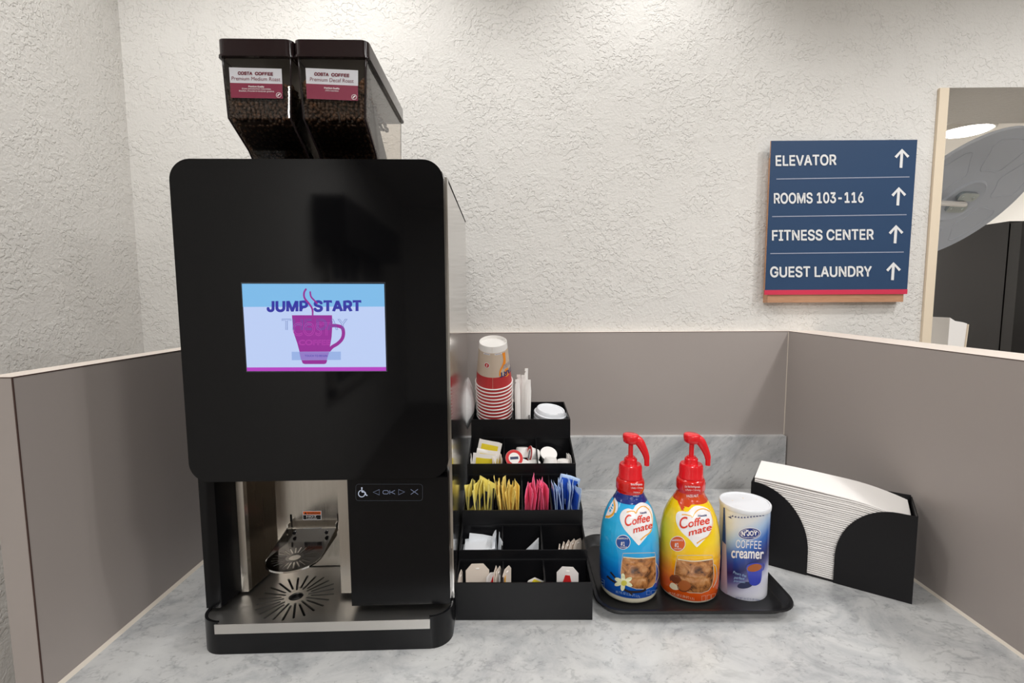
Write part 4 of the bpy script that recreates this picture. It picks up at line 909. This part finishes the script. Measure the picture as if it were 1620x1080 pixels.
def bottle(px, label, body, collar, dz, texts, badge, flower):
    xc = at(px, 900, .862)[0]
    t = thing('creamer_bottle', label, 'creamer bottle', (xc, .862, TZ), 0, 'coffee creamer bottles on the tray')
    obj('body', lathe(B(), [(0, 0)]+fine(bprof, 0, .1885)+[(.1885, .0)], 64), body, t, smooth=60)
    obj('neck_band', lathe(B(), [(.1875, .0)]+[(z, r+.0002) for z, r in fine(bprof, .1875, .2135, .002)]+[(.2135, 0)], 48), M['red_band'], t, smooth=60)
    obj('collar_band', lathe(B(), [(.1735, brad(.1735))]+[(z, r+.00025) for z, r in fine(bprof, .1740, .1880, .002)]+[(.1880, brad(.1880))], 64), collar, t, smooth=60)
    ls = lathe_surf(t, brad); q = lambda pts: mapped(dz[0], dz[1], dz[2], pts)
    return t, ls, q
def pump(t, ang):
    p_ = obj('pump', lathe(B(), [(.2125, 0), (.2125, .0208), (.2135, .0218), (.2165, .0218), (.2185, .0208), (.2355, .0203), (.2385, .0188), (.2385, .0122), (.2390, .0119), (.2475, .0116), (.2490, .0104), (.2490, .0085), (.2520, .0080), (.2520, .0044), (.2800, .0042), (.2800, 0)], 48), M['red_plastic'], t, smooth=35)
    for k in range(40):
        a = 2*math.pi*k/40; x, y = .0205*math.sin(a), -.0205*math.cos(a)
        pass
    bm = B()
    for k in range(48):
        a = 2*math.pi*k/48; tube(bm, [(.0203*math.sin(a), -.0203*math.cos(a), .2190), (.0200*math.sin(a), -.0200*math.cos(a), .2350)], .0006, 4)
    o = obj('knurling', bm, M['red_plastic'], p_); o['kind'] = 'stuff'
    c, s_ = math.cos(ang), math.sin(ang); D = lambda d, z: (c*d, s_*d, z)
    bm = B(); rings = []
    for z, r in ((.2760, .0060), (.2768, .0110), (.2790, .0136), (.2850, .0146), (.2905, .0146), (.2928, .0136), (.2940, .0110)): rings.append((z, r))
    lathe(bm, [(.2760, 0)]+rings+[(.2946, 0)], 32)
    for v_ in bm.verts:      # the head leans back a little from the spout
        d = c*v_.co.x+s_*v_.co.y; v_.co.z += -.06*d
    obj('pump_head', bm, M['red_plastic'], p_, smooth=60)
    pts = spline([D(0, .2850), D(.008, .2842), D(.0150, .2795), D(.0205, .2705), D(.0250, .2610), D(.0275, .2535), D(.0282, .2490)], 4)
    n_ = len(pts); rd = [float(np.interp(i/(n_-1), [0, .17, .33, .5, .67, .83, 1], [.0092, .0092, .0086, .0074, .0062, .0055, .0051])) for i in range(n_)]
    obj('spout', tube(B(), pts, rd, 16), M['red_plastic'], p_, smooth=60)
    obj('spout_tip', tube(B(), [D(.0282, .2505), D(.0284, .2475), D(.0286, .2370)], [.0050, .0046, .0044], 16), M['red_plastic'], p_, smooth=40)
def heart_pts(c, s_, tilt=0):
    out = []
    for i in range(48):
        a = 2*math.pi*i/48; x = 16*math.sin(a)**3; y = -(13*math.cos(a)-5*math.cos(2*a)-2*math.cos(3*a)-math.cos(4*a))
        ct, st_ = math.cos(tilt), math.sin(tilt); out.append((c[0]+s_[0]*(ct*x-st_*y)/16, c[1]+s_[1]*(st_*x+ct*y)/16))
    return out
def dress(t, ls, q, blue):
    ml = 4
    if blue:
        collar = [(212, 78), (222, 95), (228, 130), (245, 142), (300, 147), (330, 142), (345, 122), (372, 104), (392, 99), (404, 88), (400, 78), (300, 74)]
        hc, hs = (378, 300), (118, 150); hp = [(372, 492), (318, 430), (258, 360), (226, 295), (222, 240), (246, 200), (290, 182), (330, 192), (352, 158), (395, 132), (446, 142), (486, 186), (500, 260), (496, 330), (462, 402), (415, 462), (386, 494)]
    else:
        collar = [(214, 80), (214, 110), (224, 150), (262, 158), (322, 174), (345, 150), (380, 132), (432, 122), (444, 108), (436, 80), (320, 72)]
        hp = [(382, 508), (334, 452), (262, 385), (222, 320), (212, 262), (222, 216), (262, 206), (312, 212), (340, 186), (380, 160), (440, 166), (496, 196), (524, 262), (526, 330), (488, 412), (432, 474), (398, 508)]
    decal('collar_print', [poly(q(collar))], ls, M['navy'] if blue else M['rust'], t, .0003, ml)
    ht = decal('heart', [poly(q(spline(hp, 3, True)))], ls, M['white_label'], t, .0004, ml, label='white heart with red lettering')
    if blue:
        g1 = spline([(276, 214), (312, 206), (340, 208), (356, 222), (372, 190), (404, 166), (436, 168), (468, 196)], 5); g2 = spline([(470, 200), (488, 240), (496, 300), (492, 350)], 5); g3 = spline([(396, 452), (430, 420), (470, 392), (488, 360)], 5)
        w1 = ('Nestlé', (392, 230), (446, 222)); w2_ = ('Coffee', (262, 336), (472, 290)); w3 = ('mate', (334, 394), (492, 348)); lh = 26
        bc, br = (248, 470), 62; bt = (("AMERICA'S", (203, 446), (288, 446), 12), ('#1', (228, 500), (262, 500), 34), ('CREAMER', (222, 516), (282, 516), 9))
    else:
        g1 = spline([(262, 236), (300, 236), (340, 246), (354, 256), (372, 224), (404, 194), (450, 186), (500, 208)], 5); g2 = spline([(502, 212), (518, 250), (524, 300), (516, 350)], 5); g3 = spline([(390, 480), (430, 452), (480, 424), (514, 380)], 5)
        w1 = ('Nestlé', (402, 254), (474, 247)); w2_ = ('Coffee', (244, 358), (496, 310)); w3 = ('mate', (322, 418), (512, 364)); lh = 30
        bc, br = (228, 484), 66; bt = (("AMERICA'S", (180, 462), (272, 462), 13), ('#1', (204, 512), (238, 512), 36), ('CREAMER', (198, 530), (262, 530), 9))
    s = 5.4
    n1 = len(g1)
    decal('gold_outline', [stroke(q(g1), [.4]+[1.7]*(n1-2)+[2.0]), stroke(q(g2), .8), stroke(q(g3), [2.6]+[1.8]*(len(g3)-2)+[.8])], ls, M['gold'], ht, .0006, ml)
    decal('lettering', [text(w1[0], *q([w1[1], w1[2]]), 17/s, .03)], ls, M['navy_ink'], ht, .0007, ml)
    C_ = w2_; a, b = Vector(C_[1]), Vector(C_[2]); 
    decal('lettering', [text('C', *q([tuple(a), tuple(a.lerp(b, .27))]), 92/s if blue else 94/s, .012, (.0, -1)), text('offee', *q([tuple(a.lerp(b, .29)), tuple(b)]), 66/s, .02, (.05, -1)), text('mate', *q([w3[1], w3[2]]), 56/s, .02, (.05, -1))], ls, M['red_ink'], ht, .0008, ml)
    bd = decal('badge', [poly(q(circle(*bc, br, 36)))], ls, M['white_label'], t, .0004, ml)
    decal('badge_disc', [poly(q(circle(*bc, br-5, 36)))], ls, M['badge_blue'] if blue else M['badge_orange'], bd, .0006, ml)
    decal('lettering', [text(b_[0], *q([b_[1], b_[2]]), b_[3]/s, .015, None, 0, (3/s if k == 0 else 0)) for k, b_ in enumerate(bt)], ls, M['white_ink'], bd, .0008, ml)
    # the glass mug of iced coffee printed on the sleeve
    if blue: gl = [(246, 566), (518, 560), (522, 600), (526, 740), (520, 810), (496, 850), (440, 872), (360, 870), (290, 846), (240, 800), (228, 735), (236, 640)]; cf = [(250, 596), (386, 606), (518, 594), (524, 740), (518, 808), (494, 848), (440, 868), (360, 866), (290, 842), (242, 798), (230, 735), (238, 650)]; hdl = [(520, 640), (544, 690), (548, 760), (524, 820)]
    else: gl = [(228, 584), (522, 582), (530, 640), (534, 760), (520, 840), (490, 884), (430, 906), (330, 902), (250, 876), (214, 820), (200, 740), (212, 650)]; cf = [(230, 614), (372, 630), (524, 612), (532, 760), (518, 838), (488, 880), (430, 902), (330, 898), (252, 872), (216, 818), (203, 740), (214, 660)]; hdl = [(524, 660), (552, 680), (560, 780), (528, 858)]
    mg = decal('mug_print', [stroke(q(gl), .9, True), stroke(q(spline(hdl, 5)), 1.1)], ls, M['glass_ink'], t, .0004, ml)
    decal('coffee_print', [poly(q(cf))], ls, M['coffee'], mg, .0006, ml)
    top = [(x, y) for x, y in (((250, 598), (386, 608), (518, 596)) if blue else ((230, 616), (372, 632), (524, 614)))]
    decal('froth_line', [stroke(q(spline(top, 6)), 1.6)], ls, M['nut_pale'], mg, .0008, ml)
    if blue:
        decal('vanilla_pod', [stroke(q(spline([(112, 760), (160, 800), (215, 826)], 5)), 2.8), stroke(q(spline([(142, 726), (176, 766), (200, 800)], 5)), 2.4), stroke(q(spline([(250, 866), (300, 892), (400, 890), (440, 870)], 5)), 3.6), stroke(q([(280, 880), (326, 916)]), 2.6)], ls, M['vanilla'], t, .0009, ml)
        pet = []
        for a in (95, 30, -25, 200, 155, 262):
            r_ = math.radians(-a); cx, cy_ = 252+44*math.cos(r_), 810+40*math.sin(r_); pet.append(poly(q(circle(cx, cy_, 36, 20, 18, r_))))
        fl_ = decal('vanilla_flower', pet, ls, M['petal'], t, .0012, ml); decal('flower_centre', [poly(q(circle(256, 818, 24, 18)))], ls, M['yolk'], fl_, .0014, ml)
        fp = [text('50.7 FL OZ (1.58 QT) 1.5 L', *q([(184, 902), (390, 944)]), 18/s, 0), text('DO NOT REFRIGERATE', *q([(316, 12), (412, 6)]), 8/s, 0)][:1]
        for k, x in enumerate((446, 486, 520)): fp += [stroke(q([(x, 888-k*4), (x+30, 884-k*4), (x+30, 915-k*6), (x, 920-k*6)]), .35, True)]
        fp += [stroke(q([(38, 770), (88, 795), (90, 858), (40, 834)]), .4, True), stroke(q([(46, 800), (80, 815)]), .9), stroke(q([(46, 822), (80, 838)]), .9)]
        decal('fine_print', fp, ls, M['sky_ink'], t, .0006, ml)
        nz = lambda pts: mapped(940, 670, 8.31, pts)
        decal('lettering', [text('FRENCH', *nz([(516, 908), (596, 912)]), 18/8.31, .0), text('VANILLA', *nz([(504, 956), (584, 956)]), 18/8.31, .0)], ls, M['white_ink'], t, .0012, 3)
        decal('lettering', [text('Do Not Refrigerate', *nz([(482, 806), (626, 806)]), 24/8.31, .015), text('1 Pump = 1 Serving', *nz([(484, 852), (630, 852)]), 24/8.31, .0)], ls, M['white_ink'], t, .0012, 3)
        side = [(62, 280), (70, 230), (92, 160), (126, 110), (162, 84), (182, 96), (190, 120), (172, 172), (130, 230), (88, 268)]; go = [(66, 268), (110, 240), (150, 190), (168, 130), (160, 90)]; stx = [((84, 240), (134, 170)), ]
        sn = ((112, 150), (140, 118))
    else:
        decal('hazelnut', [poly(q(circle(215, 785, 42, 24, 36, .5)))], ls, M['nut_dark'], t, .0009, ml); decal('hazelnut', [poly(q(circle(285, 842, 54, 26, 46, .3)))], ls, M['nut'], t, .0011, ml)
        decal('hazelnut_husk', [stroke(q([(285+54*math.cos(a), 842+48*math.sin(a)) for a in [math.radians(x) for x in range(20, 200, 12)]]), 2.0), stroke(q([(172, 800), (168, 770), (190, 748)]), 1.8)], ls, M['nut_dark'], t, .0013, ml)
        decal('hazelnut_half', [poly(q(spline([(162, 846), (176, 816), (206, 824), (240, 860), (226, 876), (190, 872)], 4, True)))], ls, M['nut_pale'], t, .0013, ml)
        fp = [text('50.7 FL OZ (1.58 QT) 1.5 L', *q([(150, 912), (370, 964)]), 18/s, 0)]
        for k, x in enumerate((432, 476, 514)): fp += [stroke(q([(x, 930-k*7), (x+32, 926-k*9), (x+32, 966-k*12), (x, 974-k*9)]), .35, True)]
        decal('fine_print', fp, ls, M['nut_pale'], t, .0006, ml)
        nz = lambda pts: mapped(920, 670, 3.485, pts)
        decal('lettering', [text('HAZELNUT', *nz([(580, 404), (642, 402)]), 14/3.485, .01)], ls, M['white_ink'], t, .0012, 3)
        decal('lettering', [text('Do Not Refrigerate', *nz([(572, 350), (652, 352)]), 10/3.485, .01), text('1 Pump = 1 Serving', *nz([(574, 368), (652, 370)]), 10/3.485, .0)], ls, M['white_ink'], t, .0012, 3)
        side = [(64, 262), (76, 214), (104, 150), (132, 110), (156, 92), (166, 112), (152, 166), (112, 224), (80, 254)]; go = [(70, 256), (112, 216), (142, 158), (154, 104)]; stx = [((78, 228), (118, 166)), ]
        sn = ((100, 160), (128, 128))
    sd = decal('side_heart', [poly(q(spline(side, 3, True)))], ls, M['white_label'], t, .0004, ml)
    decal('gold_outline', [stroke(q(spline(go, 5)), [.5]+[1.7]*18+[1.4]*(len(spline(go, 5))-19))], ls, M['gold'], sd, .0006, ml)
    decal('lettering', [text('ffee', *q([stx[0][0], stx[0][1]]), 26/s, .03, (-.9, -.8)), text('ate', *q([(stx[0][0][0]+8, stx[0][0][1]+8), (stx[0][1][0]+12, stx[0][1][1]+22)]), 16/s, .02, (-.8, -.6))][:1], ls, M['red_ink'], sd, .0008, ml)
t, ls, q = bottle(994.6, 'blue french vanilla creamer bottle with red pump, at the left of the tray', M['blue_label'], M['navy'], (940, 770, 5.4), None, None, None); dress(t, ls, q, True); pump(t, math.radians(-14))
t, ls, q = bottle(1088.6, 'yellow hazelnut creamer bottle with red pump, in the middle of the tray', M['yellow_label'], M['rust'], (1030, 770, 5.4), None, None, None); dress(t, ls, q, False); pump(t, math.radians(-14))

xc = at(1175, 880, .862)[0]
cn = thing('creamer_canister', 'blue and white powdered creamer canister with white lid on the tray', 'canister', (xc, .862, TZ))
crd = lambda z: .0425
obj('body', lathe(B(), [(0, 0), (0, .0420), (.001, .0425)]+[(z/1000, .0425) for z in range(10, 160, 10)]+[(.1585, .0425), (.1585, 0)], 64), M['can_label'], cn, smooth=40)
ldo = obj('lid', lathe(B(), [(.1590, .0425), (.1590, .0434), (.1620, .0438), (.1655, .0438), (.1668, .0430), (.1668, .0405), (.1655, .0398), (.1650, 0)], 64), M['lid_white'], cn, smooth=35)
decal_z = .1655
for i, (x, y) in enumerate(((-.02, .006), (.004, .016), (.026, .010))): obj('pour_hole', lathe(B(), [(.1651, .0016), (.1654, .0014), (.1654, 0)], 12, (x, y, 0)), M['beige'], ldo)
ks = lathe_surf(cn, crd); kz = lambda pts: mapped(1130, 770, 5.4, pts)
decal('side_seam', [poly(kz([(44, 130), (84, 165), (82, 938), (48, 905)]))], ks, mat('can_side', L(190, 178, 196), .3, coat=.2), cn, .0003, 4)
decal('side_panel_print', [poly(kz([(46, 140), (84, 166), (82, 470), (46, 440)]))], ks, M['badge_blue'], cn, .0005, 4)
dots = []
for i in range(13):
    x = 94+i*26; uu = (x-258)/162; y = 262-16*uu-46*uu*uu*(1 if uu < 0 else .1); dots.append(poly(kz([(x, y), (x+14, y-12), (x+18, y+4)])))
decal('dotted_border', dots, ks, M['navy_ink'], cn, .0005, 4)
ov = decal('brand_oval', [poly(kz(circle(300, 398, 96, 36, 52, -.05)))], ks, M['white_label'], cn, .0004, 4)
decal('oval_fill', [poly(kz(circle(300, 398, 91, 36, 47, -.05)))], ks, M['navy'], ov, .0006, 4)
decal('oval_line', [stroke(kz([(300+80*math.cos(math.radians(a)), 398+37*math.sin(math.radians(a))) for a in range(110, 262, 8)]), .6), stroke(kz([(300+80*math.cos(math.radians(a)), 398+37*math.sin(math.radians(a))) for a in range(-70, 72, 8)]), .6)], ks, M['white_ink'], ov, .0008, 4)
decal('lettering', [text("N'JOY", *kz([(234, 416), (366, 410)]), 38/5.4, .03), text('BRAND', *kz([(270, 434), (340, 430)]), 7/5.4, 0), poly(kz([(270, 372), (276, 364), (281, 368), (287, 362), (292, 369), (280, 384)]))], ks, M['white_ink'], ov, .0009, 4)
decal('lettering', [text('COFFEE', *kz([(184, 516), (398, 528)]), 66/5.4, .006)], ks, M['white_ink'], cn, .0006, 4)
decal('lettering', [text('creamer', *kz([(146, 602), (418, 612)]), 88/5.4, .022)], ks, M['white_ink'], cn, .0007, 4)
decal('cup_shadow', [poly(kz(circle(262, 838, 66, 24, 28, -.15)))], ks, M['navy_print'], cn, .0005, 4)
mgk = decal('mug_print', [poly(kz(spline([(274, 682), (292, 660), (342, 646), (392, 652), (408, 668), (404, 730), (400, 780), (388, 818), (360, 838), (330, 840), (304, 826), (292, 790), (283, 735)], 4, True))), stroke(kz(spline([(406, 650), (424, 660), (418, 700), (404, 712)], 4)), 1.2)], ks, mat('cup_blue', L(58, 70, 180), .3, coat=.2), cn, .0007, 4)
decal('coffee_print', [poly(kz(circle(342, 688, 62, 28, 32, -.22)))], ks, M['nut'], mgk, .0009, 4)
decal('lettering', [text('Pours the', *kz([(162, 736), (270, 770)]), 22/5.4, .0, (.25, -1)), text('perfect', *kz([(170, 780), (256, 792)]), 22/5.4, .01, (.25, -1)), text('portion', *kz([(168, 806), (260, 820)]), 18/5.4, .0, (.25, -1))], ks, M['sky_ink'], cn, .0008, 4)
decal('fine_print', [text('NET WT. 16 OZ (1 LB) 454g', *kz([(184, 954), (384, 970)]), 16/5.4, .0)], ks, M['blue_grey'], cn, .0006, 4)

# ------------------------------------------------------------------ napkin holder and its napkins
A0 = np.array([.485, .963]); dN = np.array([.70-.485, .816-.963]); LN = float(np.linalg.norm(dN)); dN /= LN; aN = math.atan2(dN[1], dN[0])
nh = thing('napkin_holder', 'black metal napkin holder with curved front cut-outs against the right partition', 'napkin holder', (A0[0], A0[1], 0), aN)
DN = .098; TN = .0018
left = [(0, 0), (.1025, 0)]+[(.1025*math.cos(a), .046+.122*math.sin(a)) for a in [math.radians(90*i/16) for i in range(0, 17)]]
obj('front_panel', prism(B(), left, 0, TN, 'y'), M['metal_black'], nh)
right_ = [(LN, 0), (LN, .1605)]+[(.236-.0905*math.sin(a), .050+.1105*math.cos(a)) for a in [math.radians(90*i/16) for i in range(0, 17)]]+[(.1455, 0)]
obj('front_panel', prism(B(), right_[::-1], 0, TN, 'y'), M['metal_black'], nh)
obj('floor_plate', box(B(), 0, LN, TN, DN, 0, TN), M['metal_black'], nh)
obj('back_panel', box(B(), 0, LN, DN, DN+TN, 0, .165), M['metal_black'], nh)
obj('side_panel', box(B(), -TN, 0, 0, DN+TN, 0, .167), M['metal_black'], nh)
obj('side_panel', box(B(), LN, LN+TN, 0, DN+TN, 0, .162), M['metal_black'], nh)
NN = 41; pitch = (.168-.0025)/NN
def napkin(i, last=False):
    z0 = .0022+pitch*i; tk = pitch*.93; bm = B(); N = 16; rings = []
    jx = random.uniform(-.0008, .0008); jy = random.uniform(0, .0012); wob = random.uniform(0, 6)
    s0, s1 = .004+jx, LN-.005+jx; f = i/NN
    for k in range(N+1):
        s_ = s0+(s1-s0)*k/N; u = (s_/LN)
        dz = .010*f*(1-u)**1.5+f*f*(-.020*max(0, (u-.60)/.40)**2)+.0003*math.sin(u*9+wob)*f
        if last: dz += .002*math.sin(u*5)
        y0 = .0035+jy; y1 = DN-.002; back = .008*f
        sec = [(y0, z0+tk*.5), (y0+.0010, z0+tk*.08), (.05, z0), (y1, z0), (y1, z0+tk*(.97)), (.05, z0+tk*.97), (y0+.0010, z0+tk*.92)]
        rings.append([bm.verts.new((s_, y, z+dz+back*(y-y0)/DN)) for y, z in sec])
    for a, b in zip(rings, rings[1:]):
        for k in range(7): bm.faces.new((a[k], a[(k+1) % 7], b[(k+1) % 7], b[k]))
    bm.faces.new(rings[0][::-1]); bm.faces.new(rings[-1])
    o = obj('paper_napkin', bm, M['paper'], smooth=40); o.location = nh.location; o.rotation_euler = nh.rotation_euler
    tag(o, 'topmost white paper napkin drooping over the right end of the stack' if last else nth(i+1)+' white folded paper napkin from the bottom of the stack in the black holder', 'napkin', 'napkins in the black holder')
for i in range(NN): napkin(i, i == NN-1)
